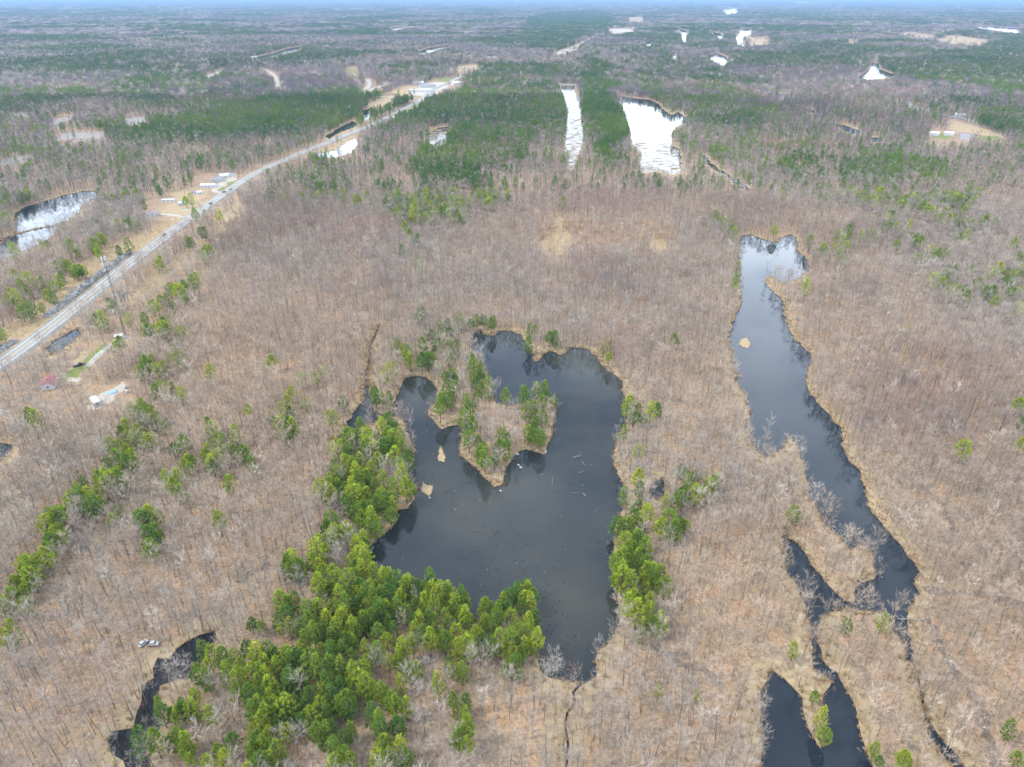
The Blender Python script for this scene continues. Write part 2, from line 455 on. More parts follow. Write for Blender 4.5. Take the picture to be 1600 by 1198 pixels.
ROAD_LINES = {}
for k, (line, hw, kind) in ROADS.items():
    wline = polyline_world(line)
    ROAD_LINES[k] = wline
    extra = 3.2 if k == "highway_road" else 2.0
    raster(topx(offset_line(wline, hw + extra) + offset_line(wline, -hw - extra)[::-1]), ROAD_MASK, 1)
for x0, x1, y0, y1 in ((216, 250, 1000, 1030), (110, 140, 562, 586), (66, 92, 592, 616), (138, 206, 600, 642), (180, 206, 520, 540), (304, 372, 272, 306), (228, 296, 312, 344), (1452, 1516, 206, 224)):
    raster([(x0, y0), (x1, y0), (x1, y1), (x0, y1)], ROAD_MASK, 1)     # yards and parking spots stay clear
TRACK_MASK = np.zeros((MH, MW), np.uint8)
for t in TRACKS:
    wline = polyline_world(t, 6)
    raster(topx(offset_line(wline, 1.3) + offset_line(wline, -1.3)[::-1]), TRACK_MASK, 1)
ZONE_MASK = np.full((MH, MW), 255, np.uint8)
for poly, code in ZONES:
    raster(poly, ZONE_MASK, code)
PINE_MAP = np.zeros((MH, MW), np.float32)
for poly, dens in PINE_POLYS:
    raster(poly, PINE_MAP, dens, "max")

# ------------------------------------------------------------------ materials
MATS = {}


def mat(name, color=(.5, .5, .5), rough=0.8, spec=0.3, metal=0.0):
    if name in MATS:
        return MATS[name]
    m = bpy.data.materials.new(name)
    m.use_nodes = True
    b = m.node_tree.nodes["Principled BSDF"]
    b.inputs["Base Color"].default_value = (*color, 1)
    b.inputs["Roughness"].default_value = rough
    b.inputs["Specular IOR Level"].default_value = spec
    b.inputs["Metallic"].default_value = metal
    MATS[name] = m
    return m


def weathered(name, c1, c2, scale=0.7, rough=0.8, spec=0.3):
    """a material whose colour wanders between two tones with world-space noise"""
    if name in MATS:
        return MATS[name]
    m = mat(name, c1, rough, spec)
    n, l = m.node_tree.nodes, m.node_tree.links
    b = n["Principled BSDF"]
    geo = n.new("ShaderNodeNewGeometry")
    tx = n.new("ShaderNodeTexNoise")
    tx.inputs["Scale"].default_value = scale
    tx.inputs["Detail"].default_value = 5
    l.new(geo.outputs["Position"], tx.inputs["Vector"])
    r = n.new("ShaderNodeValToRGB")
    r.color_ramp.elements[0].position, r.color_ramp.elements[1].position = 0.35, 0.65
    r.color_ramp.elements[0].color = (*c1, 1)
    r.color_ramp.elements[1].color = (*c2, 1)
    l.new(tx.outputs["Fac"], r.inputs[0])
    l.new(r.outputs[0], b.inputs["Base Color"])
    return m


def tinted(name, rough=0.9, spec=0.0, lo=0.7, hi=1.25, scale=0.9, fac=1.0, translucent=0.0):
    """colour = per-tree tint x noise; the tint is an attribute of the instance or of the object"""
    m = mat(name, (1, 1, 1), rough, spec)
    n, l = m.node_tree.nodes, m.node_tree.links
    b = n["Principled BSDF"]
    at = n.new("ShaderNodeAttribute")
    at.attribute_type = 'INSTANCER'
    at.attribute_name = "tint"
    tc = n.new("ShaderNodeTexCoord")
    tx = n.new("ShaderNodeTexNoise")
    tx.inputs["Scale"].default_value = scale
    tx.inputs["Detail"].default_value = 3
    l.new(tc.outputs["Object"], tx.inputs["Vector"])
    mr = n.new("ShaderNodeMapRange")
    mr.inputs["From Min"].default_value = 0.3
    mr.inputs["From Max"].default_value = 0.7
    mr.inputs["To Min"].default_value = lo * fac
    mr.inputs["To Max"].default_value = hi * fac
    l.new(tx.outputs["Fac"], mr.inputs["Value"])
    vm = n.new("ShaderNodeVectorMath"); vm.operation = 'SCALE'
    l.new(at.outputs["Vector"], vm.inputs[0])
    l.new(mr.outputs[0], vm.inputs["Scale"])
    l.new(vm.outputs[0], b.inputs["Base Color"])
    if translucent:
        tr = n.new("ShaderNodeBsdfTranslucent")
        l.new(vm.outputs[0], tr.inputs["Color"])
        mx = n.new("ShaderNodeMixShader")
        mx.inputs[0].default_value = translucent
        out = n["Material Output"]
        l.new(b.outputs[0], mx.inputs[1]); l.new(tr.outputs[0], mx.inputs[2])
        l.new(mx.outputs[0], out.inputs["Surface"])
    return m


M_TWIG = tinted("twig_bark", lo=0.85, hi=1.2, scale=0.5)
M_BARK = tinted("trunk_bark", lo=0.38, hi=0.75, scale=0.7)
M_NEEDLE = tinted("pine_needle", rough=0.8, spec=0.04, lo=0.6, hi=1.5, scale=0.7, translucent=0.4)
M_NEEDLE.node_tree.nodes["Principled BSDF"].inputs["Specular IOR Level"].default_value = 0.0
M_PBARK = weathered("pine_bark", (.07, .055, .045), (.14, .11, .09), 2.0)
M_BIRCH = weathered("birch_bark", (.44, .425, .40), (.27, .26, .245), 1.5)
M_DEAD = weathered("dead_wood", (.25, .24, .22), (.15, .14, .13), 1.2)


def ground_material():
    m = mat("forest_floor", (.3, .22, .15), 0.95, 0.1)
    n, l = m.node_tree.nodes, m.node_tree.links
    b = n["Principled BSDF"]
    geo = n.new("ShaderNodeNewGeometry")

    def noise(scale, detail=4, rough=.6):
        t = n.new("ShaderNodeTexNoise")
        t.inputs["Scale"].default_value = scale
        t.inputs["Detail"].default_value = detail
        t.inputs["Roughness"].default_value = rough
        l.new(geo.outputs["Position"], t.inputs["Vector"])
        return t.outputs["Fac"]

    def ramp(src, stops):
        r = n.new("ShaderNodeValToRGB")
        e = r.color_ramp.elements
        while len(e) < len(stops):
            e.new(0.5)
        for el, (p, c) in zip(e, stops):
            el.position = p
            el.color = (*c, 1)
        l.new(src, r.inputs[0])
        return r.outputs[0]

    def mix(fac, a, bb, mode='MIX'):
        x = n.new("ShaderNodeMix"); x.data_type = 'RGBA'; x.blend_type = mode
        if isinstance(fac, float):
            x.inputs["Factor"].default_value = fac
        else:
            l.new(fac, x.inputs["Factor"])
        l.new(a, x.inputs["A"]); l.new(bb, x.inputs["B"])
        return x.outputs["Result"]

    litter = ramp(noise(0.035, 6), [(.30, (.31, .265, .215)), (.5, (.35, .28, .21)), (.68, (.39, .285, .20))])
    fine = ramp(noise(0.9, 6, .75), [(.30, (.36, .36, .37)), (.50, (.95, .95, .95)), (.70, (1.35, 1.28, 1.2))])
    base = mix(1.0, litter, fine, 'MULTIPLY')
    patch = ramp(noise(0.12, 5, .7), [(.34, (.72, .76, .80)), (.5, (1, 1, 1)), (.66, (1.12, .98, .84))])
    base = mix(1.0, base, patch, 'MULTIPLY')
    big = ramp(noise(0.006, 4), [(.36, (.82, .85, .89)), (.6, (1.08, 1.02, .96))])
    base = mix(1.0, base, big, 'MULTIPLY')

    def attr(name):
        a = n.new("ShaderNodeAttribute"); a.attribute_name = name
        return a.outputs["Color"]

    def edge(src_socket):
        """turn a soft mask into a ragged one"""
        ad = n.new("ShaderNodeMath"); ad.operation = 'ADD'
        l.new(src_socket, ad.inputs[0])
        sb = n.new("ShaderNodeMath"); sb.operation = 'MULTIPLY_ADD'
        l.new(noise(0.25, 5, .7), sb.inputs[0]); sb.inputs[1].default_value = 0.9; sb.inputs[2].default_value = -0.45
        l.new(sb.outputs[0], ad.inputs[1])
        mr = n.new("ShaderNodeMapRange")
        mr.inputs["From Min"].default_value, mr.inputs["From Max"].default_value = 0.35, 0.6
        l.new(ad.outputs[0], mr.inputs["Value"])
        return mr.outputs[0]

    za, zb = n.new("ShaderNodeSeparateColor"), n.new("ShaderNodeSeparateColor")
    l.new(attr("zone_a"), za.inputs[0]); l.new(attr("zone_b"), zb.inputs[0])
    tan = ramp(noise(0.4, 6, .7), [(.3, (.27, .215, .145)), (.5, (.36, .29, .19)), (.7, (.45, .38, .265))])
    lawn = ramp(noise(0.5, 5), [(.35, (.11, .17, .045)), (.65, (.24, .26, .09))])
    gravel = ramp(noise(0.8, 5), [(.35, (.36, .34, .31)), (.65, (.50, .48, .45))])
    rock = ramp(noise(0.22, 6, .7), [(.35, (.17, .165, .16)), (.55, (.33, .32, .32)), (.7, (.42, .41, .40))])
    bog = ramp(noise(0.12, 6, .7), [(.35, (.20, .13, .10)), (.5, (.30, .21, .14)), (.66, (.40, .31, .18))])
    wet = ramp(noise(0.5, 5), [(.35, (.12, .10, .085)), (.65, (.24, .20, .165))])
    c = mix(edge(za.outputs[0]), base, tan)
    c = mix(edge(za.outputs[1]), c, lawn)
    c = mix(edge(za.outputs[2]), c, gravel)
    c = mix(edge(zb.outputs[0]), c, rock)
    c = mix(edge(zb.outputs[1]), c, bog)
    c = mix(edge(zb.outputs[2]), c, wet)
    damp = n.new("ShaderNodeMix"); damp.data_type = 'RGBA'; damp.blend_type = 'MULTIPLY'
    damp.inputs["Factor"].default_value = 1.0
    damp.inputs["B"].default_value = (.84, .785, .72, 1)
    l.new(c, damp.inputs["A"])
    l.new(damp.outputs["Result"], b.inputs["Base Color"])
    bp = n.new("ShaderNodeBump")
    bp.inputs["Strength"].default_value = 0.5
    bp.inputs["Distance"].default_value = 0.4
    l.new(noise(0.8, 6, .7), bp.inputs["Height"])
    l.new(bp.outputs[0], b.inputs["Normal"])
    return m


def water_material(name, c1, c2, scale, rough=0.04, bump=0.02):
    m = mat(name, c1, rough, 0.5)
    n, l = m.node_tree.nodes, m.node_tree.links
    b = n["Principled BSDF"]
    b.inputs["IOR"].default_value = 1.333
    geo = n.new("ShaderNodeNewGeometry")
    t = n.new("ShaderNodeTexNoise")
    t.inputs["Scale"].default_value = scale
    t.inputs["Detail"].default_value = 5
    l.new(geo.outputs["Position"], t.inputs["Vector"])
    r = n.new("ShaderNodeValToRGB")
    r.color_ramp.elements[0].position, r.color_ramp.elements[1].position = .38, .66
    r.color_ramp.elements[0].color = (*c1, 1)
    r.color_ramp.elements[1].color = (*c2, 1)
    l.new(t.outputs["Fac"], r.inputs[0])
    l.new(r.outputs[0], b.inputs["Base Color"])
    wr = n.new("ShaderNodeTexNoise")
    wr.inputs["Scale"].default_value = 0.03
    wr.inputs["Detail"].default_value = 4
    l.new(geo.outputs["Position"], wr.inputs["Vector"])
    wm = n.new("ShaderNodeMapRange")
    wm.inputs["From Min"].default_value, wm.inputs["From Max"].default_value = .4, .65
    wm.inputs["To Min"].default_value, wm.inputs["To Max"].default_value = .015, .13
    l.new(wr.outputs["Fac"], wm.inputs["Value"])
    l.new(wm.outputs[0], b.inputs["Roughness"])
    w = n.new("ShaderNodeTexNoise")
    w.inputs["Scale"].default_value = 0.25
    w.inputs["Detail"].default_value = 2
    l.new(geo.outputs["Position"], w.inputs["Vector"])
    bp = n.new("ShaderNodeBump")
    bp.inputs["Strength"].default_value = 0.25
    bp.inputs["Distance"].default_value = bump
    l.new(w.outputs["Fac"], bp.inputs["Height"])
    l.new(bp.outputs[0], b.inputs["Normal"])
    return m


M_GROUND = ground_material()
M_POND = water_material("pond_surface", (.010, .014, .018), (.036, .037, .029), 0.016)
M_LAKE = water_material("lake_surface", (.008, .013, .020), (.014, .020, .026), 0.02)
M_BLACK = water_material("black_water", (.004, .005, .006), (.012, .012, .012), 0.1)
M_ASPHALT = weathered("asphalt", (.19, .19, .187), (.25, .247, .243), 0.08, 0.9)
M_GRAVEL = weathered("gravel", (.26, .24, .21), (.36, .34, .30), 0.4, 0.95)
M_SHOULDER = weathered("road_shoulder", (.17, .16, .145), (.24, .225, .20), 0.3, 0.95)
M_WHITE_LINE = mat("white_road_paint", (.75, .75, .73), .7)
M_YELLOW_LINE = mat("yellow_road_paint", (.65, .45, .06), .7)
M_REED = tinted("dry_reed", lo=0.7, hi=1.25, scale=0.6)
M_ROCK = weathered("grey_rock", (.09, .088, .085), (.24, .235, .228), 0.5, 0.9)


# ------------------------------------------------------------------ object helpers
def link(name, mesh, mats=(), parent=None, loc=None):
    o = bpy.data.objects.new(name, mesh)
    for m in mats:
        if m.name not in [x.name for x in mesh.materials if x]:
            mesh.materials.append(m)
    if parent:
        o.parent = parent
    if loc:
        o.location = loc
    COL.objects.link(o)
    return o


def mesh_from(name, v, f, mats=(), midx=None, smooth=False):
    me = bpy.data.meshes.new(name)
    me.from_pydata([tuple(map(float, p)) for p in v], [], [tuple(q) for q in f])
    for m in mats:
        me.materials.append(m)
    if midx is not None:
        me.polygons.foreach_set("material_index", np.asarray(midx, np.int32))
    if smooth:
        me.polygons.foreach_set("use_smooth", np.ones(len(me.polygons), bool))
    me.update()
    return me


def thing(name, label, cat, loc=(0, 0, 0), rz=0.0, group=None):
    o = bpy.data.objects.new(name, None)
    o.empty_display_size = 0.5
    o.location = loc
    o.rotation_euler = (0, 0, rz)
    o["label"], o["category"] = label, cat
    if group:
        o["group"] = group
    COL.objects.link(o)
    return o


def tag(o, label=None, cat=None, group=None, kind=None):
    for k, v in (("label", label), ("category", cat), ("group", group), ("kind", kind)):
        if v:
            o[k] = v
    return o


class MB:
    """collects simple solids into one mesh"""
    def __init__(self):
        self.v, self.f = [], []

    def box(self, x0, x1, y0, y1, z0, z1):
        b = len(self.v)
        self.v += [(x0, y0, z0), (x1, y0, z0), (x1, y1, z0), (x0, y1, z0), (x0, y0, z1), (x1, y0, z1), (x1, y1, z1), (x0, y1, z1)]
        self.f += [(b, b + 3, b + 2, b + 1), (b + 4, b + 5, b + 6, b + 7), (b, b + 1, b + 5, b + 4), (b + 1, b + 2, b + 6, b + 5), (b + 2, b + 3, b + 7, b + 6), (b + 3, b, b + 4, b + 7)]
        return self

    def tube(self, pts, radii, sides=6, cap=True):
        b = len(self.v)
        n = len(pts)
        for i, p in enumerate(pts):
            p = Vector(p)
            d = (Vector(pts[min(i + 1, n - 1)]) - Vector(pts[max(i - 1, 0)])).normalized()
            a = d.orthogonal().normalized()
            c = d.cross(a)
            for s in range(sides):
                an = 2 * math.pi * s / sides
                self.v.append(tuple(p + (a * math.cos(an) + c * math.sin(an)) * radii[i]))
        for i in range(n - 1):
            for s in range(sides):
                s2 = (s + 1) % sides
                self.f.append((b + i * sides + s, b + i * sides + s2, b + (i + 1) * sides + s2, b + (i + 1) * sides + s))
        if cap:
            self.f.append(tuple(b + s for s in range(sides))[::-1])
            self.f.append(tuple(b + (n - 1) * sides + s for s in range(sides)))
        return self

    def prism(self, prof, y0, y1):
        """profile of (x, z) points extruded along y"""
        b, n = len(self.v), len(prof)
        self.v += [(x, y0, z) for x, z in prof] + [(x, y1, z) for x, z in prof]
        self.f.append(tuple(range(b, b + n)))
        self.f.append(tuple(range(b + 2 * n - 1, b + n - 1, -1)))
        for i in range(n):
            j = (i + 1) % n
            self.f.append((b + i, b + n + i, b + n + j, b + j))
        return self

    def poly(self, *pts):
        b = len(self.v)
        self.v += list(pts)
        self.f.append(tuple(range(b, b + len(pts))))
        return self

    def mesh(self, name, m, smooth=False, bevel=0.0):
        me = mesh_from(name, self.v, self.f, (m,), smooth=smooth)
        bm = bmesh.new(); bm.from_mesh(me)
        bmesh.ops.recalc_face_normals(bm, faces=bm.faces)
        if bevel:
            bmesh.ops.bevel(bm, geom=list(bm.edges), offset=bevel, segments=2, affect='EDGES', profile=.6)
        bm.to_mesh(me); bm.free()
        return me

    def build(self, name, m, parent=None, smooth=False, bevel=0.0):
        return link(name, self.mesh(name, m, smooth, bevel), (), parent)


# ------------------------------------------------------------------ ground and water
def build_ground():
    pts, edges, faces = [], [], []
    X0, X1, Y0, Y1 = -70000, 70000, -3000, 95000
    for p in ((X0, Y0), (X1, Y0), (X1, Y1), (X0, Y1)):
        pts.append(Vector(p))
    edges += [(0, 1), (1, 2), (2, 3), (3, 0)]
    ring_pts = []
    for k, poly in SHORE.items():
        b = len(pts)
        pts += [Vector(p) for p in poly]
        ring_pts += list(poly)
        n = len(poly)
        edges += [(b + i, b + (i + 1) % n) for i in range(n)]
    rows = [3, 4, 5, 7, 9, 12, 15] + list(np.arange(18, 120, 4)) + list(np.arange(120, 1330, 6.0))
    for r in rows:
        cols = np.arange(-330, 1931, 9.0 if r > 100 else 14.0)
        xs, ys = gp_np(cols + RNG.uniform(-3, 3, len(cols)), np.full(len(cols), float(r)) + RNG.uniform(-.15, .15, len(cols)) * min(6, r * .1))
        for x, y in zip(xs, ys):
            if X0 < x < X1 and y < Y1:
                pts.append(Vector((x, y)))
    v, e, f, ov, oe, of = delaunay_2d_cdt(pts, edges, [], 0, 1e-3)
    va = np.array([(p.x, p.y) for p in v])
    fa = np.array(f)
    cen = va[fa].mean(1)
    wet = np.zeros(len(fa), bool)
    water_tris = {}
    for k, poly in SHORE.items():
        p = np.array([(q.x, q.y) for q in poly])
        lo, hi = p.min(0), p.max(0)
        cand = np.where((cen[:, 0] > lo[0]) & (cen[:, 0] < hi[0]) & (cen[:, 1] > lo[1]) & (cen[:, 1] < hi[1]))[0]
        if len(cand):
            hit = cand[inside(p, cen[cand, 0], cen[cand, 1]) & ~wet[cand]]
            wet[hit] = True
            water_tris[k] = (va, fa[hit])
    tri = fa[~wet]
    # banks: boundary edges of the land go down below the water
    cnt = {}
    for a, b, c in tri:
        for x, y in ((a, b), (b, c), (c, a)):
            k = (min(x, y), max(x, y))
            cnt[k] = (cnt.get(k, (0,))[0] + 1, x, y)
    verts = [(x, y, GZ) for x, y in va]
    faces = [tuple(t) for t in tri]
    low = {}
    for k, (c, x, y) in cnt.items():
        if c != 1:
            continue
        if abs(va[x][0]) > 60000 or abs(va[x][1]) > 90000 or va[x][1] < -2900:
            continue
        for q in (x, y):
            if q not in low:
                low[q] = len(verts)
                verts.append((va[q][0], va[q][1], -0.9))
        faces.append((y, x, low[x], low[y]))
    me = mesh_from("ground", verts, faces, (M_GROUND,))
    # zone attributes
    V = np.array(verts)
    px, py, dep = proj(V[:, 0], V[:, 1], np.full(len(V), GZ))
    kd = kdtree.KDTree(len(ring_pts))
    for i, p in enumerate(ring_pts):
        kd.insert((p.x, p.y, 0), i)
    kd.balance()
    shore_d = np.array([kd.find((a, b, 0))[2] for a, b in V[:, :2]])
    z = look(ZONE_MASK, px, py, 255)
    inframe = (V[:, 1] > 0)
    A = np.zeros((len(V), 4), np.float32); B = np.zeros((len(V), 4), np.float32)
    A[:, 3] = B[:, 3] = 1
    ringw = 3.0 + 7.0 * fnoise(V[:, 0], V[:, 1], 45, 3)
    ring = np.clip(1.15 - shore_d / ringw, 0, 1) * (V[:, 1] < 1400) * (V[:, 1] > -100)
    A[:, 0] = np.maximum((z == 0) * inframe, ring)
    A[:, 1] = (z == 1) * inframe
    A[:, 2] = (z == 2) * inframe
    B[:, 0] = (z == 3) * inframe
    B[:, 1] = (z == 4) * inframe
    B[:, 2] = look(TRACK_MASK, px, py, 0) * inframe
    for nm, arr in (("zone_a", A), ("zone_b", B)):
        at = me.attributes.new(nm, 'FLOAT_COLOR', 'POINT')
        at.data.foreach_set("color", arr.ravel())
    tag(link("ground", me), "leaf covered forest floor", kind="structure")
    return ring_pts, water_tris


SHORE_PTS, WATER_TRIS = build_ground()

for k, poly in SHORE.items():
    if k in ("pond_water",):
        m = M_POND
    elif k in ("swamp_water", "pool_water", "outlet_stream", "bog_stream"):
        m = M_BLACK
    else:
        m = M_LAKE
    if k not in WATER_TRIS or not len(WATER_TRIS[k][1]):
        continue
    wv, wf = WATER_TRIS[k]
    used, inv = np.unique(wf, return_inverse=True)
    me = mesh_from(k, [(a, b, 0.0) for a, b in wv[used]], inv.reshape(-1, 3), (m,))
    o = link(k, me)
    if me.polygons[0].normal.z < 0:
        me.flip_normals()
    o["kind"] = "structure"


# ------------------------------------------------------------------ roads
def strip(name, line, d0, d1, z, m):
    a, b = offset_line(line, d0), offset_line(line, d1)
    v = [(p.x, p.y, z) for p in a] + [(p.x, p.y, z) for p in b]
    n = len(line)
    f = [(i, i + 1, n + i + 1, n + i) for i in range(n - 1)]
    me = mesh_from(name, v, f, (m,))
    if me.polygons[0].normal.z < 0:
        me.flip_normals()
    o = link(name, me)
    o["kind"] = "structure"
    return o


def bank(name, line, top, base, z, m):
    """embankment: flat top between -top..top, sloping to the ground at +-base"""
    cols = [(base, GZ - .05), (top, z), (-top, z), (-base, GZ - .05)]
    v, n = [], len(line)
    for d, zz in cols:
        v += [(p.x, p.y, zz) for p in offset_line(line, d)]
    f = [(c * n + i, c * n + i + 1, (c + 1) * n + i + 1, (c + 1) * n + i) for c in range(3) for i in range(n - 1)]
    me = mesh_from(name, v, f, (m,))
    if me.polygons[n].normal.z < 0:
        me.flip_normals()
    o = link(name, me); o["kind"] = "structure"


for k, (line, hw, kind) in ROADS.items():
    wl_ = ROAD_LINES[k]
    if k == "highway_road":
        bank("highway_embankment", wl_, 5.4, 6.8, 0.9, M_SHOULDER)
        strip("highway_road", wl_, -4.3, 4.3, 0.94, M_ASPHALT)
        strip("road_centre_marking", wl_, .08, .26, 0.97, M_YELLOW_LINE)
        strip("road_centre_marking", wl_, -.26, -.08, 0.97, M_YELLOW_LINE)
        strip("road_edge_marking", wl_, 3.55, 3.75, 0.97, M_WHITE_LINE)
        strip("road_edge_marking", wl_, -3.75, -3.55, 0.97, M_WHITE_LINE)
    elif k == "causeway_road":
        bank("causeway_embankment", wl_, 5.5, 8.5, 1.6, M_SHOULDER)
        strip("causeway_road", wl_, -3.8, 3.8, 1.68, M_ASPHALT)
    else:
        bank(k, wl_, hw, hw + .8, GZ + (.14 if hw < 3 else .3), M_GRAVEL)


# ------------------------------------------------------------------ tree meshes
def tri_twig(V, F, p, d, L, w):
    a = d.cross(Vector((random.uniform(-1, 1), random.uniform(-1, 1), random.uniform(-1, 1)))).normalized() * w * .5
    b = len(V)
    V += [tuple(p - a), tuple(p + a), tuple(p + d * L)]
    F.append((b, b + 1, b + 2))


def rvec():
    v = Vector((random.gauss(0, 1), random.gauss(0, 1), random.gauss(0, 1)))
    return v.normalized()


def bare_tree(h, R, twigs, trunk_r=.14, tw=.07, forks=1, sides=5, limbs=8):
    """(trunk verts, faces), (crown verts, faces)"""
    T = MB()
    V, F = [], []
    lean = Vector((random.uniform(-.05, .05), random.uniform(-.05, .05), 1))
    tops = []
    for k in range(forks):
        base = Vector((0, 0, -.2))
        off = Vector((random.uniform(-1, 1), random.uniform(-1, 1), 0)) * (R * .35 if forks > 1 else .25)
        pts = [base + Vector((lean.x, lean.y, 1)) * h * t * .93 + off * (t ** 1.3) + Vector((random.uniform(-.1, .1), random.uniform(-.1, .1), 0)) for t in (0, .2, .42, .65, .85, 1)]
        T.tube(pts, [trunk_r * 1.25, trunk_r, trunk_r * .8, trunk_r * .55, trunk_r * .3, .02], sides, cap=False)
        tops.append(pts)
    ends = []
    for i in range(limbs * forks):
        pts = tops[i % forks]
        t = random.uniform(.42, .95)
        q = t * 5
        j = min(4, int(q))
        p = pts[j].lerp(pts[j + 1], q - j)
        az = i * 2.4 + random.uniform(-.5, .5)
        out = R * random.uniform(.55, 1.0) * (1.15 - .75 * abs(t - .55))
        rise = h * random.uniform(.12, .24) * (1.2 - .5 * t)
        e = p + Vector((math.cos(az) * out, math.sin(az) * out, rise))
        mid = p.lerp(e, .5) + Vector((0, 0, -.15 * rise))
        T.tube([p, mid, e], [trunk_r * .38, trunk_r * .25, .02], 3, cap=False)
        ends.append((p, mid, e))
    per = max(1, twigs // len(ends))
    for p, mid, e in ends:
        for k in range(per):
            s = random.uniform(.35, 1.0)
            q = (p.lerp(mid, s * 2) if s < .5 else mid.lerp(e, s * 2 - 1))
            d = ((e - p).normalized() * .6 + rvec() * .8 + Vector((0, 0, .55))).normalized()
            tri_twig(V, F, q, d, random.uniform(.9, 2.0) * h / 14, tw * random.uniform(.7, 1.3))
    return (T.v, T.f), (V, F)


def pine_tree(h, R, plumes, per=8, base=.3, wid=.26, length=.95, conic=.62):
    T = MB()
    T.tube([(0, 0, -.2), (.05, 0, h * .4), (0, .05, h * .97)], [.22, .15, .03], 5, cap=False)
    V, F = [], []
    for i in range(plumes):
        zn = (i + random.random()) / plumes
        z = h * (base + (1 - base) * zn)
        prof = (1.02 - zn) ** conic * min(1.0, .45 + zn * 2.4)
        r = R * prof * math.sqrt(random.uniform(.22, 1.0)) * random.uniform(.85, 1.12)
        az = i * 2.39996 + random.uniform(-.3, .3)
        d = Vector((math.cos(az), math.sin(az), 0))
        p = d * r + Vector((0, 0, z + r * .12 - .4))
        if r > .8 and i % 3 == 0:
            T.tube([(0, 0, z - r * .1 - .3), tuple(p)], [.05, .02], 3, cap=False)
        L = length * random.uniform(.75, 1.25) * (.7 + .3 * (1 - zn))
        for k in range(per):
            dd = (d * random.uniform(.1, .9) + Vector((0, 0, random.uniform(.25, 1.0))) + rvec() * .75).normalized()
            tri_twig(V, F, p - dd * .15, dd, L * random.uniform(.7, 1.2), wid * random.uniform(.8, 1.3))
    return (T.v, T.f), (V, F)


def combine(name, t, c, mt, mc):
    v = list(t[0]) + list(c[0])
    n = len(t[0])
    f = [tuple(q) for q in t[1]] + [tuple(i + n for i in q) for q in c[1]]
    idx = [0] * len(t[1]) + [1] * len(c[1])
    return mesh_from(name, v, f, (mt, mc), idx)


def crown_cloud(n_crowns, span, h, R, tris, size, pine=False):
    """a stand of far crowns as loose leaf-sized faces through each crown's volume"""
    V, F = [], []
    for i in range(n_crowns):
        cx, cy = (random.uniform(-span, span) / 2, random.uniform(-span, span) / 2) if n_crowns > 1 else (0, 0)
        hh = h * random.uniform(.8, 1.2)
        for k in range(tris):
            zn = random.random()
            if pine:
                r = R * (1.05 - zn) ** .7 * random.uniform(.2, 1)
                z = hh * (.3 + .7 * zn)
            else:
                r = R * math.sqrt(random.random()) * (.5 + .9 * zn * (1.6 - zn))
                z = hh * (.4 + .6 * zn)
            az = random.uniform(0, 6.283)
            p = Vector((cx + math.cos(az) * r, cy + math.sin(az) * r, z))
            d = (rvec() * .8 + Vector((0, 0, .6 if not pine else .3))).normalized()
            tri_twig(V, F, p, d, size * random.uniform(.8, 1.5), size * (.28 if not pine else .6))
        if not pine:
            b = len(V)
            V += [(cx - .16, cy, 0), (cx + .16, cy, 0), (cx, cy, hh * .8)]
            F.append((b, b + 1, b + 2))
    return V, F


def variant_set(name, meshes):
    c = bpy.data.collections.new(name)
    for i, me in enumerate(meshes):
        o = bpy.data.objects.new(f"{name}_{chr(97 + i)}", me)
        c.objects.link(o)
    return c


BARE = [bare_tree(random.uniform(11.5, 15.5), random.uniform(2.1, 3.1), 210, trunk_r=random.uniform(.07, .12), tw=.05, forks=1 + (i % 3 == 2), limbs=9) for i in range(9)] + \
       [bare_tree(random.uniform(11, 14), random.uniform(2.9, 3.6), 260, trunk_r=random.uniform(.07, .10), tw=.048, forks=2, limbs=8) for i in range(3)]
PINES = [pine_tree(random.uniform(10.5, 14), random.uniform(2.5, 3.5), random.choice((70, 84, 98)), per=19, wid=.29, length=1.22, base=random.uniform(.16, .40), conic=random.uniform(.36, .66)) for i in range(10)]
BIRCH = [bare_tree(random.uniform(13, 16), random.uniform(1.6, 2.3), 150, trunk_r=.15, tw=.06, forks=1 + (i % 2), limbs=8) for i in range(4)]
C_BARE = variant_set("bare_near", [combine("bare_near", t, c, M_BARK, M_TWIG) for t, c in BARE])
C_PINE = variant_set("pine_near", [combine("pine_near", t, c, M_PBARK, M_NEEDLE) for t, c in PINES])
mid_b = [bare_tree(random.uniform(12, 16), random.uniform(2.4, 3.3), 64, trunk_r=.16, tw=.16, limbs=6, sides=3) for i in range(6)]
C_BARE_MID = variant_set("bare_mid", [combine("bare_mid", t, c, M_BARK, M_TWIG) for t, c in mid_b])
mid_p = [pine_tree(random.uniform(14, 17), random.uniform(3.0, 3.9), 60, per=6, wid=.6, length=1.4) for i in range(5)]
C_PINE_MID = variant_set("pine_mid", [combine("pine_mid", t, c, M_PBARK, M_NEEDLE) for t, c in mid_p])


def cloud_set(name, args, n, m):
    return variant_set(name, [mesh_from(name, *crown_cloud(*args), (m,)) for i in range(n)])


C_BARE_FAR = cloud_set("bare_far", (5, 10, 13, 2.6, 30, 1.7), 5, M_TWIG)
C_PINE_FAR = cloud_set("pine_far", (5, 10, 15, 2.8, 24, 1.9, True), 5, M_NEEDLE)
C_BARE_VAST = cloud_set("bare_vast", (24, 32, 13, 3.4, 14, 3.2), 5, M_TWIG)
C_PINE_VAST = cloud_set("pine_vast", (22, 32, 15, 3.4, 13, 3.4, True), 5, M_NEEDLE)


BARE_TONE = np.array((.91, .85, .785))


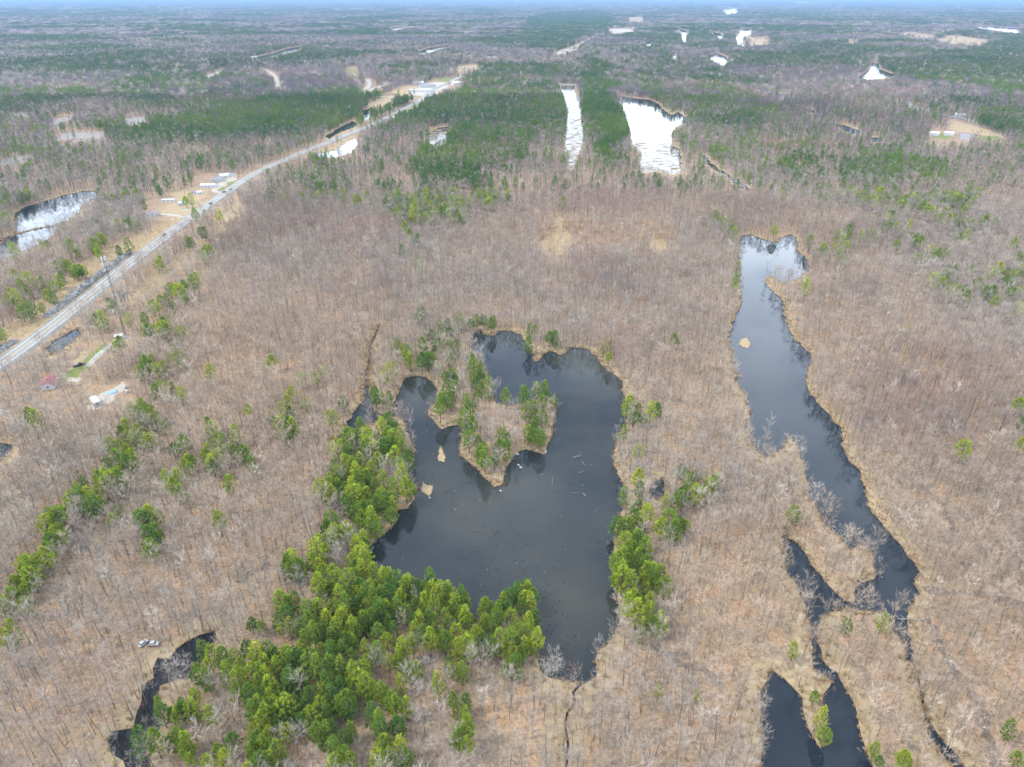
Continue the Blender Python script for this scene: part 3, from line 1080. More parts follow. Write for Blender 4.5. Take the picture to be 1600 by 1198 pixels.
def scatter(name, label, cat, coll, P, rot, scl, tint):
    """one object that instances the meshes of a collection on its own points"""
    tint = np.asarray(tint, float)
    if not coll.name.startswith("pine") and not coll.name.startswith("marsh"):
        tint = tint * BARE_TONE
    n = len(P)
    me = bpy.data.meshes.new(name)
    me.vertices.add(n)
    me.vertices.foreach_set("co", np.asarray(P, np.float32).ravel())
    k = len(coll.objects)
    a = me.attributes.new("vid", 'INT', 'POINT'); a.data.foreach_set("value", RNG.integers(0, k, n).astype(np.int32))
    a = me.attributes.new("spin", 'FLOAT_VECTOR', 'POINT')
    a.data.foreach_set("vector", np.stack([np.zeros(n), np.zeros(n), rot], 1).astype(np.float32).ravel())
    a = me.attributes.new("grow", 'FLOAT_VECTOR', 'POINT')
    a.data.foreach_set("vector", np.asarray(scl, np.float32).ravel())
    a = me.attributes.new("tint", 'FLOAT_VECTOR', 'POINT')
    a.data.foreach_set("vector", np.asarray(tint, np.float32).ravel())
    o = link(name, me)
    tag(o, label, cat, kind="stuff")
    ng = bpy.data.node_groups.new(name, 'GeometryNodeTree')
    ng.interface.new_socket("Geometry", in_out='INPUT', socket_type='NodeSocketGeometry')
    ng.interface.new_socket("Geometry", in_out='OUTPUT', socket_type='NodeSocketGeometry')
    N, L = ng.nodes, ng.links
    gi, go = N.new("NodeGroupInput"), N.new("NodeGroupOutput")
    ci = N.new("GeometryNodeCollectionInfo")
    ci.inputs["Collection"].default_value = coll
    ci.inputs["Separate Children"].default_value = True
    ci.inputs["Reset Children"].default_value = True
    ip = N.new("GeometryNodeInstanceOnPoints")
    ip.inputs["Pick Instance"].default_value = True

    def na(nm, t):
        x = N.new("GeometryNodeInputNamedAttribute")
        x.data_type = t
        x.inputs["Name"].default_value = nm
        return x.outputs[0]
    L.new(gi.outputs[0], ip.inputs["Points"])
    L.new(ci.outputs[0], ip.inputs["Instance"])
    L.new(na("vid", 'INT'), ip.inputs["Instance Index"])
    L.new(na("spin", 'FLOAT_VECTOR'), ip.inputs["Rotation"])
    L.new(na("grow", 'FLOAT_VECTOR'), ip.inputs["Scale"])
    L.new(ip.outputs[0], go.inputs[0])
    md = o.modifiers.new("scatter", 'NODES')
    md.node_group = ng
    return o


# ------------------------------------------------------------------ pine positions (crown centres, photo pixels)
def reg(ox, oy, lst):
    return [(ox + a / 4.0, oy + b / 4.0) for a, b in lst]


PINE_PX = []
PINE_PX += reg(400, 898, [(150,145),(245,155),(30,310),(160,320),(190,250),(320,210),(420,110),(450,70),(580,40),(480,200),(560,180),(620,170),(690,100),(730,150),(850,60),(810,190),(960,40),(1050,70),(1050,160),(1110,200),(1240,60),(1330,110),(1250,210),(1500,120),(1580,80),(1430,200),(1510,200),(1590,270),(1430,270),(1490,300),(1200,310),(1330,270),(1180,420),(1260,430),(1370,350),(1410,400),(1320,450),(1590,400),(1560,580),(720,250),(600,300),(540,260),(440,270),(360,370),(470,380),(560,400),(620,340),(680,450),(760,340),(860,350),(940,240),(1000,300),(1040,360),(1080,280),(980,430),(920,460),(760,470),(830,520),(890,520),(960,580),(900,670),(1130,670),(1230,570),(1290,600),(610,430),(280,440),(180,470),(30,500),(210,530),(270,630),(130,580),(60,640),(460,560),(600,520),(660,600),(440,680),(380,580),(560,610),(620,700),(520,790),(580,830),(330,740),(230,780),(130,720),(60,750),(20,830),(100,860),(180,840),(400,800),(440,860),(280,910),(400,920),(480,960),(190,960),(80,970),(540,1010),(590,960),(780,730),(850,800),(940,810),(770,920),(880,920),(1230,790),(1260,830),(1320,960),(1320,1070),(1270,1030),(30,1080),(130,1090),(90,1150),(20,1160),(580,1160),(760,1130),(800,1040),(930,1130),(540,1120),
 (390,60),(520,130),(650,60),(700,180),(780,110),(900,130),(880,200),(1000,170),(1150,110),(1000,10),(1180,250),(1090,410),(1250,360),(500,320),(660,250),(330,300),(540,480),(340,540),(410,480),(260,500),(210,610),(100,690),(20,690),(90,780),(470,750),(530,700),(340,860),(150,870),(40,900),(640,660),(690,690)])
PINE_PX += reg(0, 898, [(140,90),(40,180),(20,390),(70,120),(1570,290),(1390,500),(1300,560),(1290,640),(1320,490),(1540,440),(1500,560),(1490,650),(1580,620),(1560,760),(1580,860),(1590,560),(1220,770),(1140,820),(1110,880),(1190,850),(1310,870),(1070,1030),(1160,1040),(1360,1080),(1400,1130),(1590,1130),(1300,1180),(970,1040),(1010,860)])
PINE_PX += reg(400, 600, [(220,40),(190,100),(310,105),(90,220),(150,150),(215,185),(130,240),(175,285),(200,240),(545,110),(470,210),(790,70),(830,85),(740,30),(1190,30),(1150,150),(1180,100),(1210,90),(1370,90),(1410,20),(1300,190),(1320,260),(1330,340),(1420,380),(1430,460),(1400,420),(1560,80),(1560,400),(1570,340),(820,210),(870,260),(830,310),(900,300),(650,255),(640,340),(700,370),(760,340),(860,340),(600,300),(510,400),(540,380),(490,500),(560,500),(600,480),(650,470),(550,560),(790,430),(850,380),(910,400),(940,470),(960,430),(900,520),(760,480),(830,480),(910,560),(460,600),(690,570),(640,600),(700,620),(400,650),(480,670),(440,690),(540,700),(600,640),(640,700),(690,680),(780,670),(800,720),(700,760),(620,770),(660,820),(720,830),(860,650),(850,720),(840,800),(820,820),(640,880),(930,690),(470,850),(440,880),(490,900),(440,980),(470,970),(380,1040),(360,1090),(390,1130),(230,1110),(200,1090),(260,1150),(630,1010),(600,1090),(620,1150),(800,1030),(770,1060),(900,1030),(960,1080),(1000,1060),(950,1120),(1000,1150),(1090,1150),(1250,1190),(870,1180),(480,1170),
 (690,340),(740,400),(800,390),(610,360),(580,430),(680,420),(720,520),(660,540),(740,640),(750,720),(620,690),(580,740),(510,630),(560,640),(660,760)])
PINE_PX += reg(800, 600, [(150,30),(220,60),(190,100),(70,60),(120,150),(190,190),(140,310),(170,320),(100,300),(740,110),(780,140),(760,190),(830,210),(870,170),(910,150),(700,300),(790,590),(700,700),(800,640),(790,750),(960,740),(1020,740),(1060,520),(1100,600),(1070,670),(1150,670),(1230,630),(760,830),(730,860),(790,850),(700,890),(940,870),(980,850),(1050,860),(710,960),(730,1010),(840,980),(830,1040),(700,1060),(780,1080),(690,1150),(720,1160),(840,1120),(880,1170),(930,1170),(790,420),(35,1190)])
PINE_PX += reg(800, 898, [(40,40),(80,150),(30,110),(60,200),(110,260),(40,330),(90,360),(120,420),(30,440),(20,560),(10,480),(690,20),(740,40),(880,20),(840,70),(790,150),(760,120),(870,140),(850,240),(780,230),(930,285),(880,295),(800,380),(900,380),(915,715),(1150,745)])
PINE_PX += reg(1200, 898, [(160,460),(720,290),(500,300),(340,880),(360,985),(295,745),(670,1080),(860,1130),(850,1170),(1510,955),(1560,1130),(700,1150)])
PINE_PX += reg(1200, 600, [(1220,400),(1570,110),(1585,260),(1580,380),(170,790)])
PINE_PX += reg(0, 600, [(180,185),(1130,60),(970,50),(1550,165),(750,290),(860,300),(830,330),(900,190),(890,150),(820,170),(980,250),(740,390),(790,500),(830,460),(800,430),(730,540),(740,590),(660,590),(600,660),(550,690),(480,660),(510,720),(450,730),(430,750),(630,750),(380,810),(360,830),(290,870),(340,920),(310,960),(330,1040),(240,1080),(200,1150),(150,1190),(1470,310),(1370,350),(1280,430),(1320,490),(1410,420),(1460,410),(1530,410),(1520,440),(1330,500),(1350,440),(1200,470),(1330,290),(1150,510),(1100,570),(1130,680),(1430,610),(970,830),(900,850),(970,920),(990,960),(1570,500),(740,790),(1370,860),(930,330),(1080,390)])
PINE_PX += reg(0, 300, [(30,170),(400,210),(290,320),(90,370),(430,340),(390,440),(480,360),(570,320),(640,290),(610,370),(740,360),(810,340),(80,510),(200,550),(130,600),(30,660),(70,640),(250,560),(330,600),(290,640),(370,450),(450,490),(500,500),(520,480),(360,550),(130,740),(170,730),(260,720),(15,890),(670,130),(730,190),(780,170),(850,190),(800,210),(590,190),(1010,60),(1150,130),(1120,50),(1280,140),(1370,150),(1250,240),(1170,310),(980,440),(1000,430),(1290,350),(1280,400),(1230,560),(1090,600),(1120,620),(1140,650),(1000,670),(950,700),(1080,720),(710,700),(640,810),(600,800),(810,800),(900,790),(950,850),(1000,800),(1060,800),(1030,850),(1110,880),(930,880),(720,960),(1040,880),(920,1090),(950,1060),(1020,1080),(1080,1060),(1090,970),(1310,1120),(1140,1040),(890,1130),(960,1120)])
PINE_PX += reg(400, 300, [(910,375),(1025,455),(1035,765),(1280,800),(1155,850),(1230,880),(1095,890),(1150,910),(880,970),(960,990),(1040,960),(1060,1000),(1140,960),(1210,960),(960,1050),(1075,1050),(1160,1120),(1220,1060),(1240,1150),(1200,1150),(1340,1030),(1360,1090),(1400,1140),(1380,1180),(95,1045),(280,1160),(370,1160),(820,1130),(1420,790),(1470,830),(1380,800),(300,60),(380,30),(480,20),(650,60),(620,90),(690,40),(830,30),(1020,40),(1000,80),(1060,60),(1170,70),(1220,60),(1250,80),(880,130),(990,150),(1060,150),(1000,200),(930,230),(1160,150),(960,280),(1010,300),(790,130),(1400,40),(1440,80),(1350,20)])
PINE_PX += reg(800, 300, [(318,55),(1270,160),(1340,200),(1380,230),(1390,260),(1305,170),(1215,235),(1410,480),(1400,540),(1395,590),(1555,250),(110,865),(270,910),(300,965),(600,960),(605,1040),(570,980),(1040,935)])
PINE_PX += reg(1200, 300, [(90,20),(210,15),(280,15),(390,40),(350,30),(590,10),(680,15),(650,140),(690,150),(760,130),(800,160),(760,180),(800,210),(880,220),(900,260),(840,240),(730,220),(580,285),(650,275),(500,280),(495,325),(435,275),(425,340),(350,340),(355,380),(265,305),(450,405),(235,600),(525,205),(960,80),(1000,30),(990,120),(1030,130),(1070,180),(1130,180),(1180,190),(1220,200),(1330,200),(1360,180),(1275,210),(1415,205),(1200,280),(1240,285),(910,325),(950,325),(1020,355),(1060,400),(1105,395),(925,400),(1535,335),(1570,395),(1040,550),(1090,570),(1130,500),(1110,510),(1150,630),(1140,600),(1190,530),(1280,490),(1240,610),(1240,650),(1320,560),(1370,620),(1400,640),(1340,620),(1420,700),(1380,510),(1440,490),(1500,490),(1530,530),(1510,640),(1580,480),(1580,530),(1590,630),(1560,730),(1480,540),(865,860),(810,320)])
SMALL_PINES = {(1028,1077), (1087,1084), (1000,993), (1025,993), (1060,534), (400, 1), (185, 798)}

def thicken(px, py):
    if px < 300 and py > 560: return 1.0
    if px < 340 and py > 300: return .6
    if 950 < px < 1130 and py > 590: return .3
    if 640 < px < 870 and 480 < py < 770: return .8
    if 480 < px < 870 and 480 < py < 840: return .5
    if px > 1180 and 300 < py < 480: return .45
    if 300 < px < 860 and py > 840: return .62
    return .1


for (a, b) in list(PINE_PX):
    if random.random() < thicken(a, b):
        k = max(.35, (b + 5) / 900)
        PINE_PX.append((a + random.choice((-1, 1)) * random.uniform(9, 20) * k, b + random.uniform(-14, 14) * k))

pine_list = []        # (X, Y, scale, rot, variant, tint, px, py)
for (px, py) in PINE_PX:
    v = random.randrange(len(PINES))
    s = random.uniform(.74, 1.12)
    if any(abs(px - a) < 5 and abs(py - b) < 5 for a, b in SMALL_PINES):
        s = .5
    if py < 480:
        s *= 1.15
    if px > 1180 and py > 800:
        s *= .78
    s *= .93
    zc = 12.4 * s * .66
    x, y = gp(px, py, zc)
    # keep the foot on land
    for k in range(40):
        qx, qy, _ = proj(np.array([x]), np.array([y]), np.array([GZ]))
        if look(WATER_MASK, qx, qy)[0] == 0 and look(ROAD_MASK, qx, qy)[0] == 0:
            break
        a, r = random.uniform(0, 6.28), .5 + k * .45
        x0, y0 = gp(px, py, zc)
        x, y = x0 + math.cos(a) * r, y0 + math.sin(a) * r
    hue = random.random() * (.45 if 640 < px < 870 and 480 < py < 770 else 1.0)
    pine_list.append([x, y, s, random.uniform(0, 6.28), v, hue, px, py])


def pine_tint(h):
    """h 0 dark blue-green ... 1 yellow-green"""
    a, b = np.array((.110, .210, .040)), np.array((.375, .430, .045))
    return tuple(a * (1 - h) + b * h)  # needles


def pine_zone(x, y):
    if 665 < x < 870 and 560 < y < 770: return "on the forked pond's peninsula"
    if 520 < x < 735 and 470 < y < 640: return "above the forked pond's left arm"
    if 480 < x < 665 and 640 < y < 812: return "in the forked pond's left shore grove"
    if 735 < x < 955 and 500 < y < 600: return "on the forked pond's top shore"
    if 950 < x < 1045 and 600 < y < 1005: return "in the forked pond's right shore row"
    if 1045 <= x < 1130 and 700 < y < 900: return "near the small dark pool"
    if x < 300 and y > 815 and x < 60: return "at the lower left frame edge"
    if 300 < x < 700 and 812 <= y < 905: return "at the big lower grove's upper edge"
    if 685 <= x < 860 and 812 <= y < 1050: return "at the big lower grove's right end"
    if 230 < x < 430 and y >= 905: return "on the big lower grove's left fringe"
    if 430 <= x < 560 and 905 <= y < 1060: return "in the big lower grove's crowded middle"
    if 560 <= x < 685 and 905 <= y < 1060: return "in the big lower grove's open centre"
    if 430 <= x < 740 and y >= 1060: return "along the big lower grove's bottom edge"
    if 285 < x < 405 and 640 < y < 760: return "in the tight clump left of pond"
    if 405 <= x < 500 and 590 < y < 680: return "in the loose clump by the inlet"
    if 215 < x < 260 and 790 < y < 860: return "in the trio beside the diagonal strip"
    if x < 260 and y > 600: return "in the left diagonal pine strip"
    if x > 1180 and y > 800: return "near the forked lagoon at lower right"
    if x > 1550: return "at the bare wood's right edge"
    if 1130 < x < 1180: return "on the long lake's left shore"
    if x < 330 and y < 600: return "near the highway on the left"
    return "in the open bare wood"


# ------------------------------------------------------------------ bare trees: candidate positions in rings of distance
def jitter_grid(y0, y1, step, half=.83, margin=60):
    xs_all, ys_all = [], []
    ys = np.arange(y0, y1, step)
    for y in ys:
        w = half * y + margin + 60
        xs = np.arange(-w, w, step)
        xs_all.append(xs + RNG.uniform(-.48, .48, len(xs)) * step)
        ys_all.append(y + RNG.uniform(-.48, .48, len(xs)) * step)
    return np.concatenate(xs_all), np.concatenate(ys_all)


OPEN_MASK = ((WATER_MASK == 1) | (ROAD_MASK > 0) | ((ZONE_MASK < 4))).astype(np.uint8)


def land_filter(x, y, thin=True, hts=(4.5, 9), spread=(0,), pass_=.3):
    """keeps trees off water, roads and clearings, and mostly out of the sight line to them (the cleared strips are wider than what shows)"""
    px, py, dep = proj(x, y, np.full(len(x), GZ))
    hide = np.zeros(len(x), bool)
    for hh in hts:
        for sx in spread:
            ax, ay, _ = proj(x + sx, y, np.full(len(x), float(hh)))
            hide |= look(OPEN_MASK, ax, ay) > 0
    w = look(WATER_MASK, px, py)
    keep = (w == 0) | ((w == 2) & (RNG.random(len(x)) < .22))
    keep &= look(ROAD_MASK, px, py) == 0
    z = look(ZONE_MASK, px, py, 255)
    p = np.ones(len(x))
    p[z == 0] = .22; p[z == 1] = .0; p[z == 2] = .0; p[z == 3] = .2; p[z == 4] = .42
    p[hide] *= pass_
    p[look(TRACK_MASK, px, py) > 0] = .05
    if thin:
        p *= np.clip(.15 + 1.5 * fnoise(x, y, 38, 21), .12, 1)
    keep &= RNG.random(len(x)) < p
    return keep, px, py, dep


def bare_tints(x, y, px, py, n):
    """tone by stand and distance: tan-grey near, grey to mauve far off, reddish maples"""
    g = fnoise(x, y, 160, 31); r = fnoise(x, y, 120, 47); b = fnoise(x, y, 220, 53)
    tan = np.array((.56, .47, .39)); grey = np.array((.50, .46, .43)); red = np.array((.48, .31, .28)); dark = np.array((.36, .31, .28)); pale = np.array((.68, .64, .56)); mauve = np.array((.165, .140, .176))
    t = np.tile(tan, (n, 1))
    t = t + (grey - t) * np.clip((g - .42) * 5, 0, 1)[:, None]
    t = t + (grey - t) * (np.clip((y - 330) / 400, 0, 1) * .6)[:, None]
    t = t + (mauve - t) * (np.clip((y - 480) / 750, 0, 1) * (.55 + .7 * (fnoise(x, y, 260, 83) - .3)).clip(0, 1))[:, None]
    t = t + (dark - t) * (np.clip((b - .58) * 6, 0, 1) * .8)[:, None]
    redz = np.clip((r - .64) * 7, 0, 1) * .6
    redz = np.maximum(redz, np.exp(-(((px - 1440) / 90) ** 2 + ((py - 640) / 60) ** 2)) * 1.0)
    redz = np.maximum(redz, np.exp(-(((px - 930) / 120) ** 2 + ((py - 320) / 40) ** 2)) * .5)
    redz *= RNG.random(n) < .75
    t = t + (red - t) * redz[:, None]
    blob = lambda cx, cy, rx, ry: np.exp(-(((px - cx) / rx) ** 2 + ((py - cy) / ry) ** 2))
    dk = np.clip(blob(970, 455, 60, 28) + blob(1000, 575, 26, 22) + blob(1405, 600, 50, 40) + blob(1470, 690, 50, 28) + blob(600, 450, 22, 22) + blob(1345, 470, 40, 16) + blob(110, 740, 60, 30) + blob(1350, 690, 20, 30) + blob(690, 520, 30, 18), 0, 1) * .8
    t = t + (dark * np.array((.9, .96, 1.08)) - t) * dk[:, None]
    pl = RNG.random(n) < np.where((px < 330) & (py < 840), .26, np.where(px < 330, .14, .08))
    t[pl] = t[pl] + (pale - t[pl]) * .8
    return t * RNG.uniform(.58, .98, n)[:, None]


kd_p = kdtree.KDTree(len(pine_list))
for i, p in enumerate(pine_list):
    kd_p.insert((p[0], p[1], 0), i)
kd_p.balance()

# near ring
x, y = jitter_grid(75, 720, 2.95)
keep, px, py, dep = land_filter(x, y)
k2, _, _, _ = land_filter(x, y, True, (5, 10), (0,), .03)
keep = np.where(py < 345, k2, keep)
keep &= (px > -170) & (px < 1770) & (py < 1340) & (py > 60)
keep &= np.array([kd_p.find((a, b, 0))[2] > 3.3 for a, b in zip(x, y)])
x, y, px, py, dep = x[keep], y[keep], px[keep], py[keep], dep[keep]
# above this line pines come from the map as well as from the list
near = dict(x=x, y=y, px=px, py=py, dep=dep, tint=bare_tints(x, y, px, py, len(x)), s=.38 + .78 * RNG.random(len(x)), rot=RNG.uniform(0, 6.28, len(x)))
EXTRA_PINE = []
pm = look(PINE_MAP, px, py, 0)
is_p = (RNG.random(len(x)) < pm * .5) & (py < 370)
for i in np.where(is_p)[0]:
    EXTRA_PINE.append((x[i], y[i]))

# the 300 largest of each kind become things
inview = (px > 2) & (px < 1598) & (py < 1192)
order = np.argsort(np.where(inview & ~is_p, dep, 1e9))
BARE_ID = set(order[:300].tolist())

trunk_meshes = [mesh_from("trunk", *t, (M_BARK,)) for t, c in BARE]
crown_meshes = [mesh_from("crown", *c, (M_TWIG,)) for t, c in BARE]
ptrunk_meshes = [mesh_from("trunk", *t, (M_PBARK,)) for t, c in PINES]
pcrown_meshes = [mesh_from("crown", *c, (M_NEEDLE,)) for t, c in PINES]
btrunk_meshes = [mesh_from("trunk", *t, (M_BIRCH,)) for t, c in BIRCH]
bcrown_meshes = [mesh_from("crown", *c, (M_TWIG,)) for t, c in BIRCH]
dtrunk_meshes = [mesh_from("trunk", *t, (M_DEAD,)) for t, c in BIRCH]


def tree(name, label, cat, group, loc, s, rz, tm, cm, tint):
    t = thing(name, label, cat, loc, rz, group)
    t.scale = s if isinstance(s, tuple) else (s, s, s)
    for nm, me in (("trunk", tm), ("crown", cm)):
        o = bpy.data.objects.new(nm, me)
        o.parent = t
        o["tint"] = [float(c) for c in (tint if name == "pine_tree" else np.asarray(tint) * BARE_TONE)]
        COL.objects.link(o)
    return t


kd_shore = kdtree.KDTree(len(SHORE_PTS))
for i, p in enumerate(SHORE_PTS):
    kd_shore.insert((p.x, p.y, 0), i)
kd_shore.balance()


def where_exactly(X, Y):
    if kd_shore.find((X, Y, 0))[2] < 5.5:
        return "at the water's edge "
    d = sorted(q[2] for q in kd_p.find_n((X, Y, 0), 2))
    if 0.05 < d[0] < 4.5 or (d[0] <= .05 and d[1] < 4.5):
        return "close beside a pine "
    return ""


def bare_zone(px, py):
    if px < 175: return "left of the black swamp"
    if px < 270 and py > 960: return "on the black swamp's margin"
    if px < 430: return "between black swamp and pine grove"
    if px < 760: return "among scattered pines along the bottom"
    if px < 895: return "left of the thin outlet stream"
    if px < 1060: return "right of the thin outlet stream"
    if px < 1200: return "on the lower lagoon's left bank"
    if px < 1300: return "on the spit inside the lagoon"
    if px < 1450: return "on the tongue between lagoon and channel"
    return "right of the narrow channel"


for i in sorted(BARE_ID):
    t = near["tint"][i]
    tone = "reddish" if t[0] > t[1] * 1.38 else ("pale" if t.mean() > .42 else ("dark" if t.mean() < .31 else "tan"))
    z = bare_zone(near["px"][i], near["py"][i])
    size = "short " if near["s"][i] < .74 else ("tall " if near["s"][i] > .97 else "")
    v = random.randrange(len(BARE))
    tree("bare_tree", f"{size}{tone} leafless tree {where_exactly(near['x'][i], near['y'][i])}{z}", "tree", f"leafless trees {z}", (near["x"][i], near["y"][i], GZ), float(near["s"][i]), float(near["rot"][i]), trunk_meshes[v], crown_meshes[v], t)

rest = np.array([i for i in range(len(x)) if i not in BARE_ID and not is_p[i]])
scatter("bare_woodland", "leafless brown woodland covering the land round the ponds", "woodland", C_BARE,
        np.stack([x[rest], y[rest], np.full(len(rest), GZ)], 1), near["rot"][rest], np.repeat(near["s"][rest][:, None], 3, 1), near["tint"][rest])

pd = [(proj(np.array([p[0]]), np.array([p[1]]), np.array([GZ]))[2][0], i) for i, p in enumerate(pine_list)]
pd.sort()
PID = [i for d, i in pd[:300]]
for i in PID:
    X, Y, s, rz, v, hue, qx, qy = pine_list[i]
    z = pine_zone(qx, qy)
    tone = "yellow green" if hue > .66 else ("bright green" if hue > .33 else "dark green")
    size = "small" if s < .80 else ("tall" if s > .94 else "mid sized")
    wx = "at the water's edge " if kd_shore.find((X, Y, 0))[2] < 5.5 else ("alone " if kd_p.find_n((X, Y, 0), 2)[1][2] > 11 else "")
    tree("pine_tree", f"{size} {tone} pine {wx}{z}", "pine tree", f"pines {z}", (X, Y, GZ), (s * random.uniform(.84, 1.12), s * random.uniform(.84, 1.12), s), rz, ptrunk_meshes[v], pcrown_meshes[v], pine_tint(hue))
prest = [p for i, p in enumerate(pine_list) if i not in set(PID)]
PX = [(p[0], p[1], p[2], p[5]) for p in prest] + [(a, b, random.uniform(.8, 1.1), random.random()) for a, b in EXTRA_PINE]
PX = np.array(PX)
scatter("pine_woodland", "scattered green pines in the middle distance", "pines", C_PINE,
        np.stack([PX[:, 0], PX[:, 1], np.full(len(PX), GZ)], 1), RNG.uniform(0, 6.28, len(PX)), PX[:, 2:3] * np.array([[1.2, 1.2, 1.0]]), [pine_tint(h) for h in PX[:, 3]])


def ring(names, y0, y1, step, cb, cp, zs, thin, hts=(5, 11), spread=(0,)):
    x, y = jitter_grid(y0, y1, step)
    keep, px, py, dep = land_filter(x, y, thin, hts, spread, .04)
    keep &= (px > -170) & (px < 1770)
    x, y, px, py = x[keep], y[keep], px[keep], py[keep]
    n = len(x)
    wob = np.clip((py - 20) / 200, 0, 1)
    pm = look(PINE_MAP, px + (fnoise(x, y, 130, 61, 3) - .5) * 110 * (.3 + wob), py + (fnoise(x, y, 130, 67, 3) - .5) * 46 * wob, 0).astype(float)
    nz = fnoise(x, y * 1.0, 420, 71, 4)
    far = np.clip((130 - py) / 60, 0, 1)
    back = (.10 + .6 * np.clip((nz - .47) * 7, 0, 1)) * far + (.08 + .5 * np.clip((nz - .54) * 8, 0, 1)) * (1 - far)
    pr = np.maximum(pm * np.clip((.6 * fnoise(x, y, 75, 77, 3) + .4 * fnoise(x, y, 24, 79, 2) - .5 + (pm - .62) * .6) * 5.0 + .5, .04, .86), back)
    isp = RNG.random(n) < pr
    rot = RNG.uniform(0, 6.28, n)
    s = RNG.uniform(.75, 1.15, n)[:, None] * np.array([[zs[0], zs[0], zs[1]]])
    bt = bare_tints(x, y, px, py, n)
    hue = np.clip(fnoise(x, y, 90, 91) * 1.3 - .25 + RNG.uniform(-.2, .2, n), 0, 1) * .8
    pt = np.array([pine_tint(h) for h in hue]) * np.clip(1.0 - (y - 600) / 2600, .42, .85)[:, None] * np.array((.85, .95, 1.25))  # far needles darkened and blued by distance, standing in for self-shade and haze
    P = np.stack([x, y, np.full(n, GZ)], 1)
    scatter(names[0], names[1], "woodland", cb, P[~isp], rot[~isp], s[~isp], bt[~isp])
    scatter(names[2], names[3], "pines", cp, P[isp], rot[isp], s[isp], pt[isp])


ring(("mid_bare_woodland", "leafless grey woodland beyond the ponds", "mid_pine_woodland", "pine stands round the white lakes"), 720, 1500, 4.5, C_BARE_MID, C_PINE_MID, (1, 1), True)
ring(("far_bare_woodland", "far violet grey woodland", "far_pine_woodland", "far dark pine stands"), 1500, 4000, 8.2, C_BARE_FAR, C_PINE_FAR, (1, 1), True, (0, 7, 14), (-5, 5))
ring(("vast_bare_woodland", "hazy leafless woodland towards the horizon", "vast_pine_woodland", "hazy pine forest towards the horizon"), 4000, 11000, 30, C_BARE_VAST, C_PINE_VAST, (1, 1), False, (0, 7, 15), (-16, 0, 16))
ring(("horizon_bare_woodland", "pale leafless woodland at the horizon", "horizon_pine_woodland", "pale blue forest at the horizon"), 11000, 52000, 125, C_BARE_VAST, C_PINE_VAST, (4.2, 1.3), False)

# ------------------------------------------------------------------ reeds along the near shores
def tuft_mesh(n, h, spread, w):
    V, F = [], []
    for i in range(n):
        a = random.uniform(0, 6.28)
        p = Vector((math.cos(a), math.sin(a), 0)) * random.uniform(0, spread)
        d = (Vector((math.cos(a) * .5, math.sin(a) * .5, 1)) + rvec() * .35).normalized()
        tri_twig(V, F, p, d, h * random.uniform(.6, 1.2), w)
    return V, F


C_REED = variant_set("reed_tuft", [mesh_from("reed_tuft", *tuft_mesh(14, 1.1, .55, .16), (M_REED,)) for i in range(4)])
rp, rt = [], []
near_shores = [k for k in SHORE if min(p.y for p in SHORE[k]) < 700 and k not in ("bog_stream",)]
for k in near_shores:
    poly = SHORE[k]
    n = len(poly)
    for i in range(n):
        a, b = poly[i], poly[(i + 1) % n]
        m = (b - a)
        L = m.length
        if L < 1e-4 or (a.y > 900):
            continue
        nrm = Vector((-m.y, m.x)) / L
        dens = (5.2 if a.y < 450 else 2.5)
        wband = 1.5 + 5.0 * float(fnoise(np.array([a.x]), np.array([a.y]), 40, 5)[0])
        if k in ("swamp_water", "outlet_stream"):
            dens *= .35
        for j in range(int(L * dens * .8) + (random.random() < .5)):
            d = abs(random.gauss(0, .6)) * wband - .4
            sgn = random.choice((-1, 1))
            q = a.lerp(b, random.random()) + nrm * d * sgn
            rp.append((q.x, q.y)); rt.append(d)
rp = np.array(rp); rt = np.array(rt)
qx, qy, _ = proj(rp[:, 0], rp[:, 1], np.full(len(rp), GZ))
wm = look(WATER_MASK, qx, qy)
ok = ((wm == 0) | (rt < .5)) & (look(ROAD_MASK, qx, qy) == 0)
rp, wm = rp[ok], wm[ok]
z = np.where(wm == 0, GZ - .05, .0)
tt = np.array((.47, .35, .215)) * RNG.uniform(.7, 1.25, len(rp))[:, None]
cool = RNG.random(len(rp)) < .25
tt[cool] = np.array((.36, .29, .21)) * RNG.uniform(.7, 1.2, cool.sum())[:, None]
scatter("shore_reeds", "dry tan reeds and sedge fringing the ponds", "reeds", C_REED, np.stack([rp[:, 0], rp[:, 1], z], 1),
        RNG.uniform(0, 6.28, len(rp)), np.repeat(RNG.uniform(.5, 1.2, len(rp))[:, None], 3, 1), tt)

# brush hanging over the banks, some of it standing in the shallows
bx = []
for k in near_shores:
    poly = SHORE[k]
    for i in range(len(poly)):
        a, b = poly[i], poly[(i + 1) % len(poly)]
        m = b - a
        if m.length < 1e-4 or a.y > 800 or a.y < 60:
            continue
        if fnoise(np.array([a.x]), np.array([a.y]), 26, 33)[0] < .47:
            continue
        nrm = Vector((-m.y, m.x)) / m.length
        for j in range(1 + int(m.length / 3.2)):
            if random.random() < .6:
                q = a.lerp(b, random.random()) + nrm * random.gauss(.0, 1.1)
                bx.append((q.x, q.y, random.uniform(.16, .42)))
bx = np.array(bx)
bt_ = np.array([random.choice(((.44, .42, .39), (.50, .44, .36), (.40, .27, .24), (.36, .33, .31), (.55, .52, .46))) for _ in bx]) * RNG.uniform(.75, 1.1, len(bx))[:, None]
scatter("shore_brush", "leafless brush and alders along the pond banks", "brush", C_BARE, np.stack([bx[:, 0], bx[:, 1], np.full(len(bx), .05)], 1),
        RNG.uniform(0, 6.28, len(bx)), np.stack([bx[:, 2] * 1.5, bx[:, 2] * 1.5, bx[:, 2]], 1), bt_)

